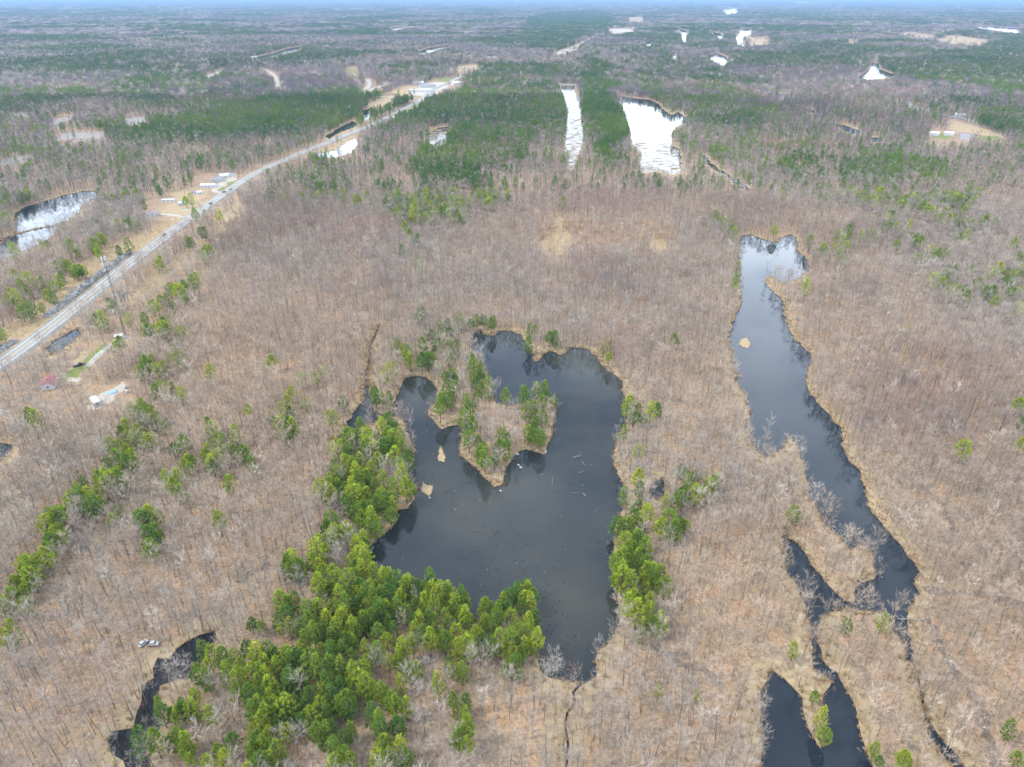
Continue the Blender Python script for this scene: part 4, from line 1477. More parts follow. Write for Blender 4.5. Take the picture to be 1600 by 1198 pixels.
# dry grass and brush tufts over the tan zones and open floor
xs, ys = jitter_grid(90, 640, 2.5)
qx, qy, _ = proj(xs, ys, np.full(len(xs), GZ))
zc = look(ZONE_MASK, qx, qy, 255)
ok = (look(WATER_MASK, qx, qy) == 0) & (look(ROAD_MASK, qx, qy) == 0) & (qx > -150) & (qx < 1750) & (qy < 1320)
pp = np.where(zc == 0, 1.0, np.where(zc == 4, .9, np.where(zc == 255, np.clip(fnoise(xs, ys, 22, 15) * 1.7 - .2, .1, .95), 0)))
ok &= RNG.random(len(xs)) < pp
xs, ys, zc = xs[ok], ys[ok], zc[ok]
C_BRUSH = variant_set("brush_tuft", [mesh_from("brush_tuft", *tuft_mesh(*((16, 1.3, .8, .06) if i < 3 else (11, 3.2, .7, .055)), ), (M_TWIG,)) for i in range(7)])
bt = np.where((zc == 0)[:, None], np.array([[.46, .34, .18]]), np.where((zc == 4)[:, None], np.array([[.30, .17, .11]]), np.array([[.38, .31, .255]])))
bt = bt * RNG.uniform(.6, 1.25, len(xs))[:, None]
scatter("forest_undergrowth", "dry brush and saplings on the forest floor", "undergrowth", C_BRUSH, np.stack([xs, ys, np.full(len(xs), GZ)], 1),
        RNG.uniform(0, 6.28, len(xs)), np.repeat(RNG.uniform(.6, 1.5, len(xs))[:, None], 3, 1), bt)

# ------------------------------------------------------------------ marsh mats on the pale lakes, specks on the pond
def mat_mesh(n=9):
    v = [(0, 0, .06)]
    for i in range(n):
        a = 2 * math.pi * i / n
        r = random.uniform(.5, 1.1)
        v.append((math.cos(a) * r, math.sin(a) * r, 0))
    return v, [(0, 1 + i, 1 + (i + 1) % n) for i in range(n)]


M_MAT = tinted("marsh_mat", lo=.75, hi=1.2, scale=.3)
C_MAT = variant_set("marsh_patch", [mesh_from("marsh_patch", *mat_mesh(), (M_MAT,)) for i in range(4)])
mp = []
for key, cnt, ylo in (("marsh_water", 620, 0), ("white_lake_water", 230, 222), ("beaver_water", 160, 0), ("white_lake_water", 60, 0)):
    p = topx(SHORE[key])
    lo, hi = p.min(0), p.max(0)
    got = 0
    while got < cnt:
        a = RNG.uniform(lo[0], hi[0]); b = RNG.uniform(max(lo[1], ylo), hi[1])
        if inside(p, np.array([a]), np.array([b]))[0]:
            X, Y = gp(a, b, 0)
            mp.append((X, Y, .02)); got += 1
mp = np.array(mp)
sc = np.stack([RNG.uniform(2, 8, len(mp)), RNG.uniform(.7, 2.6, len(mp)), np.full(len(mp), 2.0)], 1)
scatter("marsh_mats", "tan marsh grass mats streaking the pale water", "marsh grass", C_MAT, mp, RNG.uniform(-.3, .3, len(mp)), sc,
        np.array((.30, .235, .16)) * RNG.uniform(.5, 1.15, len(mp))[:, None])

sp_, st_ = [], []
for key, cnt in (("pond_water", 900), ("lake_water", 260)):
    p = topx(SHORE[key])
    lo, hi = p.min(0), p.max(0)
    got = 0
    while got < cnt:
        a = RNG.uniform(lo[0], hi[0]); b = RNG.uniform(lo[1], hi[1])
        if inside(p, np.array([a]), np.array([b]))[0]:
            got += 1
            X, Y = gp(a, b, 0)
            if fnoise(np.array([X]), np.array([Y]), 30, 9)[0] > .45:
                sp_.append((X, Y, .0))
                st_.append((.02, .02, .018) if random.random() < .93 else (.16, .155, .14))
sp_ = np.array(sp_)
scatter("pond_stumps", "dark stump tips and floating bits dotting the pond", "debris", C_MAT, sp_, RNG.uniform(0, 6.28, len(sp_)),
        np.stack([RNG.uniform(.15, .5, len(sp_)), RNG.uniform(.12, .35, len(sp_)), np.full(len(sp_), 2.5)], 1), st_)


# ------------------------------------------------------------------ reed islets in the water
def islet(label, pts_px, h):
    pts = [Vector(gp(a, b, 0)) for a, b in pts_px]
    c = sum(pts, Vector((0, 0))) / len(pts)
    ring0 = []
    for i, p in enumerate(pts):
        q = pts[(i + 1) % len(pts)]
        for t in (0, .33, .66):
            w = p.lerp(q, t)
            ring0.append(w + Vector((random.uniform(-.4, .4), random.uniform(-.4, .4))))
    n = len(ring0)
    v = [(p.x - c.x, p.y - c.y, -.3) for p in ring0] + [((p.x - c.x) * .82, (p.y - c.y) * .82, h * random.uniform(.5, 1)) for p in ring0] + [(0, 0, h)]
    f = [(i, (i + 1) % n, n + (i + 1) % n, n + i) for i in range(n)] + [(n + i, n + (i + 1) % n, 2 * n) for i in range(n)]
    t = thing("reed_islet", label, "islet", (c.x, c.y, 0))
    link("mound", mesh_from("mound", v, f, (weathered("islet_sedge", (.26, .19, .11), (.37, .28, .17), 0.8),)), (), t)
    V, F = [], []
    for k in range(max(60, int(n * 8))):
        i = random.randrange(n)
        s = math.sqrt(random.random())
        p = Vector(((ring0[i].x - c.x) * s, (ring0[i].y - c.y) * s, h * .4))
        tri_twig(V, F, p, (Vector((0, 0, 1)) + rvec() * .5).normalized(), random.uniform(.5, 1.2), .16)
    o = link("sedge", mesh_from("sedge", V, F, (M_REED,)), (), t)
    o["tint"] = [.50, .39, .23]
    o["kind"] = "stuff"


islet("slim tan reed islet standing free in the forked pond's left arm", [(688,696),(692,700),(697,712),(694,722),(684,720),(685,708)], .5)
islet("ragged tan reed islet just off the pine grove's shore", [(659,753),(668,757),(677,758),(675,768),(671,777),(664,770),(656,766)], .45)
islet("round brushy islet in the long right-hand lake", [(1157,531),(1167,528),(1174,537),(1170,545),(1160,543),(1153,538)], .7)


# ------------------------------------------------------------------ birches, snags and shrubs
def place_tree(px, py, name, label, cat, group, s, tms, cms, tint):
    x, y = gp(px, py)
    v = random.randrange(len(tms))
    if name == "white_birch":
        label = label.replace("white stemmed", ("twin stemmed " if v % 2 else "single stemmed ") + ("tall" if s > .92 else "short"))
    return tree(name, label, cat, group, (x, y, GZ), s, random.uniform(0, 6.28), tms[v], cms[v], tint)


PALE = (.46, .44, .41)
birch_px = reg(0, 600, [(345,370),(325,760),(760,165),(1260,165),(1020,560),(1170,410),(690,535),(240,920),(745,1070),(1040,890),(1240,330),(1110,300)]) + \
    reg(0, 898, [(470,350),(330,470),(665,130),(600,300),(130,580),(520,230),(1100,280),(1400,280),(270,630),(420,820),(60,980)]) + \
    reg(800, 600, [(1385,290),(1540,790),(1380,940),(1550,910),(1590,330)])
for (a, b) in birch_px:
    where = "in the bare wood left of the forked pond" if a < 700 else "on the land between pond and long lake"
    if a < 700 and b > 900:
        where = "in the wood near the black swamp"
    elif a < 130:
        where = "beside the diagonal pine strip's left flank"
    place_tree(a, b, "white_birch", f"white stemmed white birch {where}", "birch", f"white birches {where}", random.uniform(.8, 1.05), btrunk_meshes, bcrown_meshes, PALE)
for (a, b, s, lab) in [
        (1473, 1070, .85, "bleached forked dead tree right of the narrow channel's upper reach"),
        (1491, 1158, 1.0, "tall bleached leaning dead tree right of the channel near the bottom"),
        (1443, 1126, .9, "bleached dead tree standing at the channel's left edge"),
        (1219, 958, .8, "bleached forked dead tree on the lagoon's upper left bank"),
        (1320, 852, .75, "white dead tree at the notch of the reedy spit in the long lake"),
        (1455, 948, .8, "bleached dead tree above the fallen white trunk"),
        (777, 735, .7, "pale dead tree at the peninsula's pointed tip"),
        (980, 700, .7, "bleached broken tree at the bend of the pond's right shore"),
        (1273, 1075, .6, "thin white dead stems at the base of the lagoon spit")]:
    place_tree(a, b, "dead_tree", lab, "dead tree", None, s, dtrunk_meshes, bcrown_meshes, (.62, .60, .57))
for (a, b, s, tint, lab) in [
        (293, 1048, (.75, .75, .55), (.50, .49, .47), "broad pale grey willow leaning over the black swamp"),
        (225, 1108, (.5, .5, .4), (.33, .16, .14), "reddish shrub in the black swamp"),
        (893, 1058, (.62, .62, .45), (.44, .25, .23), "pinkish red shrub at the bottom tip of the forked pond"),
        (868, 1060, (.6, .6, .42), (.46, .45, .43), "grey shrub left of the red one at the pond's bottom tip"),
        (852, 1052, (.55, .55, .45), (.46, .44, .42), "grey shrub by the last pine at the pond's lower left corner"),
        (932, 1066, (.6, .6, .4), (.50, .50, .47), "pale grey shrub at the pond's lower right corner"),
        (968, 972, (.55, .55, .4), (.47, .46, .44), "grey shrub on the pond's right shore below the pine row"),
        (1372, 957, (.5, .5, .4), (.44, .30, .29), "reddish twiggy shrub on the tongue's top shore"),
        (1266, 765, (.55, .55, .5), (.47, .46, .45), "grey shrub hanging over the long lake beside the spit"),
        (1292, 815, (.5, .5, .55), (.48, .47, .45), "slim grey shrub on the reedy spit in the long lake"),
        (1313, 842, (.65, .65, .45), (.46, .44, .42), "wide grey shrub on the reedy spit in the long lake"),
        (1352, 858, (.5, .5, .45), (.46, .38, .37), "pinkish shrub at the outer corner of the reedy spit"),
        (1254, 945, (.6, .6, .45), (.46, .45, .44), "grey shrub along the lagoon's upper left bank"),
        (1030, 792, (.6, .6, .55), (.45, .43, .45), "grey violet shrub below the small dark pool"),
        (590, 900, (.7, .7, .5), (.42, .39, .38), "grey shrub at the pond's lower left inlet"),
        (598, 748, (.65, .65, .5), (.44, .42, .40), "grey leafless bush inside the left shore grove"),
        (914, 352, (.95, .95, 1.0), (.62, .58, .36), "yellowish budding tree above the clearing"),
        (890, 358, (.8, .8, .8), (.58, .54, .36), "smaller yellowish budding tree by the clearing's upper left"),
        (1000, 374, (1.1, 1.1, .95), (.62, .60, .50), "cream coloured bare tree in the clearing"),
        (702, 462, (.7, .7, .8), (.55, .50, .28), "yellow budding tree alone in the bare wood")]:
    place_tree(a, b, "bare_shrub" if "shrub" in lab or "bush" in lab else "bare_tree", lab, "shrub" if "shrub" in lab or "bush" in lab else "tree", None, s, trunk_meshes, crown_meshes, tint)


# ------------------------------------------------------------------ fallen logs
def log(label, a, b, r, z=.12, branches=0, m=M_DEAD, lift=0.0):
    r *= .75
    A, B = Vector((*gp(*a, z), z)), Vector((*gp(*b, z), z + lift))
    c = A.lerp(B, .5)
    t = thing("fallen_log", label, "log", (c.x, c.y, 0))
    A, B = A - Vector((c.x, c.y, 0)), B - Vector((c.x, c.y, 0))
    d = (B - A)
    side = Vector((-d.y, d.x, 0)).normalized()
    mb = MB()
    mb.tube([A, A.lerp(B, .35) + side * d.length * .02, A.lerp(B, .7) - side * d.length * .015, B], [r * 1.1, r, r * .75, r * .35], 7)
    mb.build("trunk", m, t, smooth=True)
    for k in range(branches):
        q = A.lerp(B, random.uniform(.45, .95))
        e = q + d.normalized() * random.uniform(.5, 1.6) + side * random.choice((-1, 1)) * random.uniform(.6, 1.8) + Vector((0, 0, random.uniform(.1, .7)))
        MB().tube([q, q.lerp(e, .5) + Vector((0, 0, .1)), e], [r * .4, r * .28, r * .1], 5).build("branch", m, t, smooth=True)
    return t


log("thick pale log with stubs floating in the middle of the forked pond", (895,714), (909,710), .30, .14, 3)
log("thin pale log just below the thick log in the pond", (909,720), (916,728), .13)
log("short grey log right of the thin log in the pond", (919,726), (928,725), .11)
log("short pale log floating below the thick log", (904,738), (913,735), .14, .1, 1)
log("stubby grey log left of centre in the pond", (844,741), (850,740), .22)
log("stub of pale log beside the stubby grey log", (851,742), (856,739), .15)
log("faint thin log trailing left of the stubby grey log", (836,752), (843,744), .08)
log("thin upright looking log lying towards the camera in the pond", (863,744), (863,758), .10)
log("long thin sunken log right of the pond's centre", (893,769), (908,769), .09, .08)
log("short thick log at the end of the long sunken log", (911,770), (917,775), .18)
log("small pale log near the pond's right shore", (928,799), (934,795), .15)
log("white log on the bank at the pond's lower left inlet", (584,853), (573,868), .2, .35)
log("fallen white tree reaching from the right bank into the lake", (1446,967), (1402,966), .22, .5, 5, M_BIRCH)
log("white fallen trunk lying across the narrow channel's bank", (1470,1061), (1438,1060), .2, .45, 2, M_BIRCH)
log("bright white fallen trunk near the bottom of the channel", (1437,1159), (1461,1153), .2, .5, 2, M_BIRCH)
log("pale fallen branch on the bent right shore of the pond", (985,700), (975,722), .14, .45, 3)
log("thin pale log lying in the lagoon below the spit", (1339,1167), (1347,1174), .12)
log("dark fallen trunk on the open floor at the left", (372,909), (400,893), .2, .5, 2, M_PBARK)


def boulder(label, px, py, r, z=0.05, col=(.36, .355, .34)):
    x, y = gp(px, py, 0)
    bm = bmesh.new()
    bmesh.ops.create_icosphere(bm, subdivisions=2, radius=r)
    for v in bm.verts:
        v.co *= random.uniform(.78, 1.12)
        v.co.z *= .6
    me = bpy.data.meshes.new("boulder"); bm.to_mesh(me); bm.free()
    me.materials.append(weathered("pale_boulder", (.26, .255, .245), col, 1.2))
    o = link("boulder", me, (), None, (x, y, z))
    tag(o, label, "boulder")


boulder("whitish boulder in the pond right of the peninsula tip", 810, 725.5, .55)
boulder("second whitish boulder in the pond below the first", 813.5, 729.5, .7)
boulder("pale boulder off the peninsula's pointed tip", 782, 766, .6)
boulder("pale boulder at the peninsula's lower right notch", 808, 709, .9, .2)
boulder("pale boulder at the peninsula's right corner", 852, 706, .8, .2)
boulder("pale boulder at the tip of the ragged reed islet", 671, 777, .55)


# ------------------------------------------------------------------ rock cut beside the highway
def rock_cut(label, i0, i1, d0, d1, h):
    line = ROAD_LINES["highway_road"]
    ks = [k for k in range(len(line)) if i0 <= line[k].y <= i1]
    seg = [line[k] for k in ks]
    fine = []
    for a, b in zip(seg[:-1], seg[1:]):
        for j in range(4):
            fine.append(a.lerp(b, j / 4))
    cols = 7
    rows = [offset_line(fine, d0 + (d1 - d0) * c / (cols - 1)) for c in range(cols)]
    v, n = [], len(fine)
    for c in range(cols):
        for i, p in enumerate(rows[c]):
            e = min(1, i / 5, (n - 1 - i) / 5)
            top = h * (0 if c in (0, cols - 1) else random.uniform(.35, 1.15)) * e
            v.append((p.x + random.uniform(-.8, .8), p.y + random.uniform(-1, 1), GZ - .1 + top))
    f = [(c * n + i, c * n + i + 1, (c + 1) * n + i + 1, (c + 1) * n + i) for c in range(cols - 1) for i in range(n - 1)]
    me = mesh_from("rock_outcrop", v, f, (M_ROCK,))
    if sum(p.normal.z for p in me.polygons) < 0:
        me.flip_normals()
    tag(link("rock_outcrop", me), label, "rock")


rock_cut("long grey blasted rock ledge along the highway's left side", 405, 560, 8.2, 15, 3.0)
rock_cut("lower grey rock ledge along the highway near the left edge", 330, 395, 8.2, 15, 2.2)


# ------------------------------------------------------------------ mast
def mast():
    x, y = gp(196, 526)
    t = thing("radio_mast", "tall thin lattice mast with white antennas beside the highway", "mast", (x, y, GZ))
    hgt, r = 50.0, .5
    grey = mat("galvanised_steel", (.10, .095, .095), .6, .4, .3)
    white = mat("antenna_white", (.50, .50, .50), .5)
    corners = [Vector((math.cos(a) * r, math.sin(a) * r, 0)) for a in (0.5, 0.5 + 2.094, 0.5 + 4.189)]
    for c in corners:
        MB().tube([c, c + Vector((0, 0, hgt))], [.13, .11], 6).build("leg", grey, t)
    lat = MB()
    nb = 40
    for k in range(nb):
        z0, z1 = hgt * k / nb, hgt * (k + 1) / nb
        for i in range(3):
            a, b = corners[i], corners[(i + 1) % 3]
            lat.tube([a + Vector((0, 0, z0)), b + Vector((0, 0, z1))], [.03, .03], 3)
            lat.tube([a + Vector((0, 0, z0)), b + Vector((0, 0, z0))], [.025, .025], 3)
    o = lat.build("bracing", grey, t)
    o["kind"] = "stuff"
    for z, rr, hh, n in ((hgt - 1.2, 1.25, 2.2, 6), (hgt - 4.6, 1.15, 1.9, 5), (hgt - 8, .8, .9, 3), (26.5, .85, .9, 3)):
        fr = MB()
        for i in range(12):
            a0, a1 = 2 * math.pi * i / 12, 2 * math.pi * (i + 1) / 12
            fr.tube([(math.cos(a0) * rr, math.sin(a0) * rr, z), (math.cos(a1) * rr, math.sin(a1) * rr, z)], [.05, .05], 4)
        for i in range(3):
            a0 = 0.5 + 2.094 * i
            fr.tube([(math.cos(a0) * r, math.sin(a0) * r, z), (math.cos(a0) * rr, math.sin(a0) * rr, z)], [.05, .05], 4)
        ring_o = fr.build("antenna_ring", grey, t)
        for i in range(n):
            a = 2 * math.pi * i / n + .3
            mb = MB().box(-.10, .14, -.24, .24, -hh / 2, hh / 2)
            p = link("antenna", mb.mesh("antenna", white, bevel=.03), (), ring_o)
            p.location = (math.cos(a) * (rr + .1), math.sin(a) * (rr + .1), z)
            p.rotation_euler = (0, 0, a)
    MB().tube([(0, 0, hgt - .2), (0, 0, hgt + 2.2)], [.05, .02], 6).build("lightning_rod", grey, t)
    MB().box(-.9, .9, -.9, .9, -.2, .25).build("footing", mat("concrete", (.42, .41, .39), .9), t)


mast()


# ------------------------------------------------------------------ vehicles
M_GLASS = mat("vehicle_glass", (.02, .025, .03), .1, .6)
M_TYRE = mat("tyre_rubber", (.02, .02, .02), .85)
M_RIM = mat("wheel_rim", (.42, .42, .43), .4, .5, .6)
M_LAMP = mat("head_lamp", (.75, .75, .72), .2, .6)
M_TAIL = mat("tail_lamp", (.35, .02, .02), .3, .5)


def vehicle(label, cat, name, px, py, yaw, paint, L=4.6, Wd=1.8, kind="car", z=GZ, group=None):
    x, y = gp(px, py, z)
    t = thing(name, label, cat, (x, y, z), yaw, group)
    h = L / 2
    if kind == "pickup":
        body = [(-h, .45), (-h, 1.05), (-h * .12, 1.08), (-h * .02, 1.1), (h * .42, 1.12), (h * .97, .98), (h, .8), (h, .45)]
        cab = [(-h * .10, 1.06), (-h * .06, 1.78), (h * .22, 1.82), (h * .45, 1.08)]
    else:
        body = [(-h, .4), (-h * .98, .85), (-h * .8, .95), (h * .45, .95), (h * .95, .78), (h, .6), (h, .4)]
        cab = [(-h * .82, .93), (-h * .62, 1.42), (h * .15, 1.46), (h * .48, .93)]
    MB().prism(body, -Wd / 2, Wd / 2).build("body", paint, t, bevel=.05)
    MB().prism([(a, b) for a, b in cab], -Wd * .43, Wd * .43).build("cab", paint, t, bevel=.04)
    (a0, b0), (a1, b1), (a2, b2), (a3, b3) = cab
    e, yy = .015, Wd * .40
    MB().poly((a2 + .06 + e, -yy, b2 - .1), (a2 + .06 + e, yy, b2 - .1), (a3 - .02 + e, yy, b3 + .1), (a3 - .02 + e, -yy, b3 + .1)).build("windscreen", M_GLASS, t)
    MB().poly((a1 - .03 - e, yy, b1 - .08), (a1 - .03 - e, -yy, b1 - .08), (a0 + .0 - e, -yy, b0 + .15), (a0 + .0 - e, yy, b0 + .15)).build("rear_window", M_GLASS, t)
    for s in (-1, 1):
        yw = s * (Wd * .43 + e)
        MB().poly((a0 + .12, yw, b0 + .12), (a3 - .25, yw, b3 + .12), (a2 - .05, yw, b2 - .1), (a1 + .08, yw, b1 - .1)).build("side_window", M_GLASS, t)
        MB().box(h - .03, h + .02, s * Wd * .36 - .16, s * Wd * .36 + .16, .62, .78).build("headlight", M_LAMP, t)
        MB().box(-h - .02, -h + .03, s * Wd * .38 - .12, s * Wd * .38 + .12, .65, .9).build("tail_light", M_TAIL, t)
        for wx in (-h * .62, h * .62):
            w = MB().tube([(wx, s * (Wd / 2 - .2), .36), (wx, s * (Wd / 2 + .02), .36)], [.36, .36], 14).build("wheel", M_TYRE, t)
            MB().tube([(wx, s * (Wd / 2 + .01), .36), (wx, s * (Wd / 2 + .03), .36)], [.22, .2], 10).build("rim", M_RIM, w)
    if kind == "pickup":
        MB().box(-h * .96, -h * .15, -Wd * .42, Wd * .42, 1.07, 1.10).build("bed_cover", mat("bed_liner", (.14, .14, .145), .6), t)
        MB().box(-h - .08, -h + .1, -Wd * .46, Wd * .46, .42, .6).build("bumper", M_RIM, t)
    return t


black_paint = mat("black_car_paint", (.012, .012, .014), .25, .6)
white_paint = mat("white_car_paint", (.45, .45, .45), .3, .5)
dark_paint = mat("dark_grey_car_paint", (.05, .052, .06), .3, .5)
blue_paint = mat("dark_blue_car_paint", (.03, .04, .07), .3, .5)
red_paint = mat("red_car_paint", (.30, .03, .03), .35, .5)
vehicle("black pickup truck parked on the green grass left of the gravel track", "pickup truck", "pickup_truck", 124, 572, .62, black_paint, 6.2, 2.15, "pickup")
vehicle("small white car in the woods seen lengthwise near the black swamp", "car", "parked_car", 224.5, 1006, 1.1, white_paint, 3.0, 1.45)
vehicle("small white car in the woods seen side on near the black swamp", "car", "parked_car", 241, 1007, .05, white_paint, 3.0, 1.45)


def on_road(f, lane):
    line = ROAD_LINES["highway_road"]
    best = min(range(1, len(line) - 1), key=lambda i: abs(proj(np.array([line[i].x]), np.array([line[i].y]), np.array([.94]))[1][0] - f))
    d = (line[best + 1] - line[best - 1]).normalized()
    p = line[best] + Vector((-d.y, d.x)) * lane
    qx, qy, _ = proj(np.array([p.x]), np.array([p.y]), np.array([.97]))
    return qx[0], qy[0], math.atan2(d.y, d.x)


for f, lane, paint, lab in ((368, 1.8, dark_paint, "dark car on the highway, nearest to the camera of those driving"),
                            (318, -1.8, dark_paint, "dark car on the highway beside the cottages"),
                            (301, 1.8, blue_paint, "dark blue car on the highway at the house driveway"),
                            (296, -1.8, dark_paint, "dark car on the highway just past the house driveway")):
    a, b, yaw = on_road(f, lane)
    vehicle(lab, "car", "driving_car", a, b, yaw + (math.pi if lane > 0 else 0), paint, 4.8, 1.85, z=.97, group="cars driving on the highway")


# ------------------------------------------------------------------ buildings
M_PANE = mat("window_glass", (.05, .06, .07), .15, .6)
M_TRIM = mat("window_trim", (.72, .72, .70), .6)
M_DOOR = mat("door_paint", (.20, .12, .08), .6)


def house(label, px, py, yaw, L, Wd, wh, rise, wall, roof, cat="house", name="house", chimney=True, parts=True):
    x, y = gp(px, py)
    t = thing(name, label, cat, (x, y, GZ), yaw)
    MB().prism([(-Wd / 2, -.2), (-Wd / 2, wh), (0, wh + rise), (Wd / 2, wh), (Wd / 2, -.2)], -L / 2, L / 2).build("wall", wall, t)
    o, th = .35, .14
    sl = rise / (Wd / 2)
    prof = [(-Wd / 2 - o, wh - o * sl + .03), (0, wh + rise + .03), (Wd / 2 + o, wh - o * sl + .03),
            (Wd / 2 + o, wh - o * sl + .03 + th), (0, wh + rise + .03 + th), (-Wd / 2 - o, wh - o * sl + .03 + th)]
    r = MB().prism(prof, -L / 2 - o, L / 2 + o).build("roof", roof, t)
    if chimney:
        MB().box(-.3, .3, -L * .2 - .3, -L * .2 + .3, wh + rise * .6, wh + rise + .9).build("chimney", mat("chimney_brick", (.25, .12, .09), .9), r)
    if parts:
        for s in (-1, 1):
            nw = max(2, int(L / 3.2))
            for k in range(nw):
                yc = -L / 2 + L * (k + .5) / nw
                xw = s * (Wd / 2)
                if s == -1 and k == nw // 2:
                    MB().box(min(xw, xw + s * .06), max(xw, xw + s * .06), yc - .48, yc + .48, .05, 2.1).build("door", M_DOOR, t)
                    continue
                w = MB().box(min(xw, xw + s * .05), max(xw, xw + s * .05), yc - .65, yc + .65, wh * .38, wh * .38 + 1.1).build("window", M_TRIM, t)
                MB().box(min(xw + s * .052, xw + s * .06), max(xw + s * .052, xw + s * .06), yc - .55, yc + .55, wh * .38 + .1, wh * .38 + 1.0).build("pane", M_PANE, w)
            yw = s * L / 2
            w = MB().box(-.65, .65, min(yw, yw + s * .05), max(yw, yw + s * .05), wh * .4, wh * .4 + 1.1).build("window", M_TRIM, t)
            MB().box(-.55, .55, min(yw + s * .052, yw + s * .06), max(yw + s * .052, yw + s * .06), wh * .4 + .1, wh * .4 + 1.0).build("pane", M_PANE, w)
    return t


W_WHITE = mat("white_siding", (.50, .50, .49), .7)
W_GREY = mat("grey_siding", (.42, .42, .43), .7)
W_CREAM = mat("cream_siding", (.66, .60, .45), .7)
R_WHITE = weathered("white_metal_roof", (.48, .49, .50), (.38, .39, .40), .6, .6)
R_GREY = weathered("grey_shingle_roof", (.18, .18, .195), (.25, .25, .265), .8, .9)
R_RED = weathered("faded_red_roof", (.20, .07, .075), (.27, .115, .115), .7, .8)
R_BROWN = weathered("brown_shingle_roof", (.20, .15, .13), (.27, .21, .18), .8, .9)
R_TEAL = weathered("teal_metal_roof", (.28, .40, .38), (.34, .46, .44), .8, .6)
HWY = 1.0

house("small house with faded red roof left of the green grass", 78, 603, .35, 7.5, 6.0, 2.5, 1.6, W_WHITE, R_RED)
house("long low white roofed house beside the highway lawn", 326, 293, -1.45, 15, 7, 2.8, 1.2, W_WHITE, R_WHITE)
house("grey roofed house behind the long white one", 341, 284, -1.2, 12, 8, 3.0, 2.0, W_GREY, R_GREY)
house("white roofed house above the lawn by the highway", 353, 278, -1.2, 12, 7.5, 3.0, 1.8, W_WHITE, R_WHITE)
house("cream house at the far end of the highway yard", 364, 278, -1.3, 7, 6, 3.0, 1.8, W_CREAM, R_GREY)
house("small dark roofed shed left of the highway yard", 304.5, 303, -1.4, 7, 5, 2.4, 1.2, W_GREY, R_BROWN, "shed", "shed", False)
house("small white shed in front of the long white house", 311.5, 304, -1.0, 5, 4, 2.4, 1.2, W_WHITE, R_WHITE, "shed", "shed", False)
house("long pale trailer home among bare trees left of the highway", 264, 316, -1.5, 12, 4.2, 2.6, .5, W_WHITE, R_WHITE, "trailer home", "trailer_home", False)
house("pale roofed cottage at the end of the field drive", 238, 338, -1.1, 10, 7, 2.7, 1.5, W_WHITE, R_GREY, "cottage", "cottage")
house("teal roofed cabin beside the highway fields", 285, 321, -1.2, 6, 5, 2.5, 1.3, W_GREY, R_TEAL, "cabin", "cabin", False)
house("white trailer on the gravel yard below the pickup", 150, 630, .75, 7.5, 2.8, 2.4, .35, W_WHITE, R_WHITE, "trailer", "travel_trailer", False)
house("little grey equipment hut at the foot of the mast", 187, 530, -1.2, 4, 3, 2.4, .4, W_GREY, R_WHITE, "hut", "equipment_hut", False)
house("white house left of the highway at the river bend", 609, 173, -1.0, 18, 11, 4, 2.5, W_WHITE, R_WHITE)
house("very long white shed in the yards at the highway's end", 656, 144, -1.5, 48, 12, 4, 1.5, W_WHITE, R_WHITE, "shed", "warehouse", False)
house("grey roofed hall behind the long white shed", 668, 137.5, -1.4, 36, 14, 5, 2.5, W_GREY, R_GREY, "hall", "warehouse", False)
house("white house in the trees left of the yards", 622, 132, -1.2, 20, 12, 4, 3, W_WHITE, R_WHITE)
house("white roofed barn beside the green field", 653, 133, -1.4, 26, 13, 5, 3, W_WHITE, R_WHITE, "barn", "barn", False)
house("pale barn at the right end of the green field", 716, 133, -1.3, 26, 14, 5, 3, W_WHITE, R_WHITE, "barn", "barn", False)
house("small white house below the highway before the yards", 616, 188, -1.2, 16, 9, 3.5, 2, W_WHITE, R_WHITE)
house("white house by the small clearing left of centre", 533, 115, -1.1, 18, 12, 4, 3, W_WHITE, R_WHITE)
house("white house beside the right-hand road", 1500, 183.5, 1.2, 16, 10, 4, 2.4, W_WHITE, R_WHITE)
house("white cottage at the left of the green clearing on the right", 1458, 212, 1.4, 14, 8, 3.5, 2, W_WHITE, R_WHITE)
house("white cottage at the right of the green clearing", 1482, 212, 1.2, 12, 8, 3.5, 2, W_WHITE, R_WHITE)
house("grey roofed house below the tan field on the right", 1509, 218, 1.0, 15, 11, 4, 3, W_GREY, R_GREY)
house("pale house at the end of the causeway road's bend", 1542, 185, 1.2, 13, 9, 4, 2.4, W_WHITE, R_WHITE)
house("white house by the gravel lane on the upper left ridge", 243, 107, -1.3, 30, 16, 5, 3, W_WHITE, R_WHITE)
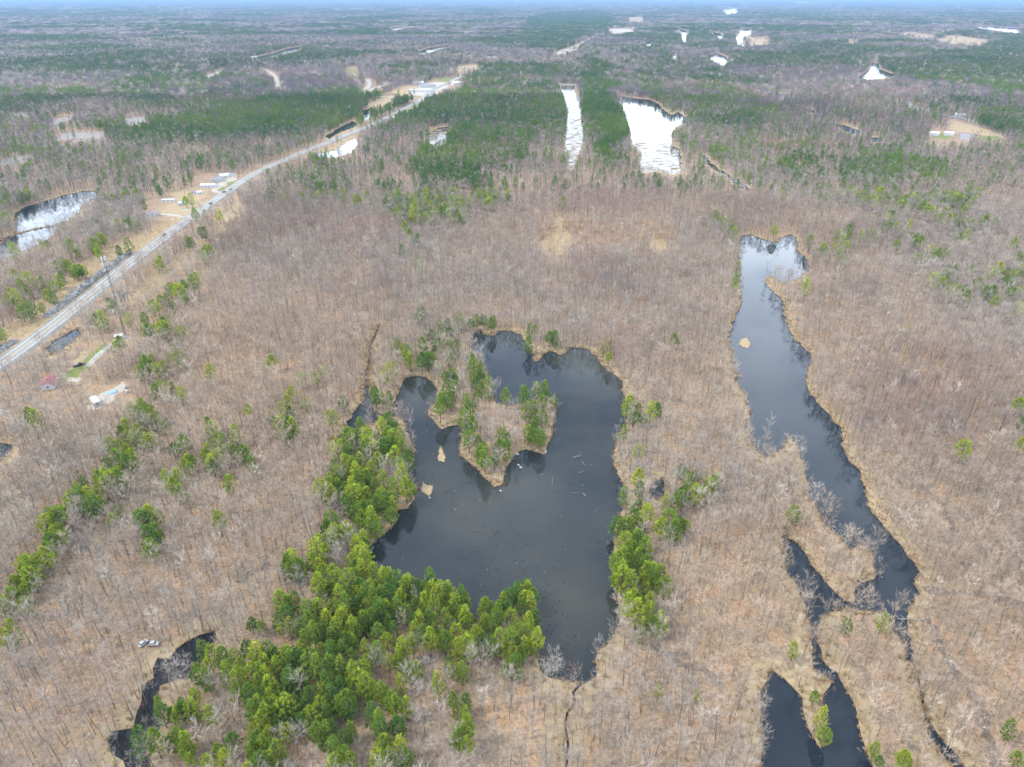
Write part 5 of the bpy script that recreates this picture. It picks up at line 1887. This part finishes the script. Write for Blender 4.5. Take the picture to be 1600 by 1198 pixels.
house("white barn at the right end of the ridge lane", 393, 93, -1.3, 34, 18, 6, 3, W_WHITE, R_WHITE, "barn", "barn", False)

# loose things in the gravel yard
x, y = gp(176, 612)
v = [(-2.6, -1.6, .08), (2.4, -1.7, .10), (2.7, 1.5, .08), (-2.3, 1.7, .09), (0, -1.7, .35), (.1, 1.6, .4), (-1.3, 0, .5), (1.2, .1, .62)]
tp = mesh_from("blue_tarp", v, [(0, 4, 6), (0, 6, 3), (3, 6, 5), (4, 1, 7), (1, 2, 7), (2, 5, 7), (4, 7, 6), (6, 7, 5)], (weathered("blue_tarpaulin", (.16, .30, .50), (.24, .38, .56), .8, .5),))
o = link("blue_tarp", tp, (), None, (x, y, GZ)); o.rotation_euler = (0, 0, .7)
tag(o, "rumpled pale blue tarpaulin on the gravel yard", "tarpaulin")
for (a, b, lab) in ((196, 606, "upper white tank in the gravel yard"), (199, 613, "lower white tank in the gravel yard")):
    x, y = gp(a, b)
    t = thing("water_tank", lab, "tank", (x, y, GZ))
    MB().tube([(0, 0, -.1), (0, 0, 1.5)], [.75, .75], 16).build("tank", white_paint, t, smooth=False)
    MB().tube([(0, 0, 1.45), (0, 0, 1.75), (0, 0, 1.85)], [.74, .45, .18], 16).build("lid", white_paint, t)
vehicle("white van parked behind the red roofed house", "van", "parked_van", 83, 594, .4, white_paint, 5.0, 1.9, z=GZ)
vehicle("red car parked by the pale cottage", "car", "parked_car", 240, 333, .3, red_paint, 4.5, 1.8, z=GZ)

# ------------------------------------------------------------------ haze: a closed box of even thin air round everything
hz = MB().box(-75000, 75000, -3500, 100000, -2.0, 215.0)
hm = bpy.data.materials.new("haze_air")
hm.use_nodes = True
hn, hl = hm.node_tree.nodes, hm.node_tree.links
hn.clear()
ho = hn.new("ShaderNodeOutputMaterial")
hv = hn.new("ShaderNodeVolumePrincipled")
hv.inputs["Color"].default_value = (*HAZE_COLOR, 1)
hv.inputs["Density"].default_value = HAZE_DENSITY
hl.new(hv.outputs[0], ho.inputs["Volume"])
o = hz.build("haze", hm)
o["kind"] = "stuff"
o["label"] = "thin bluish haze over the whole landscape"
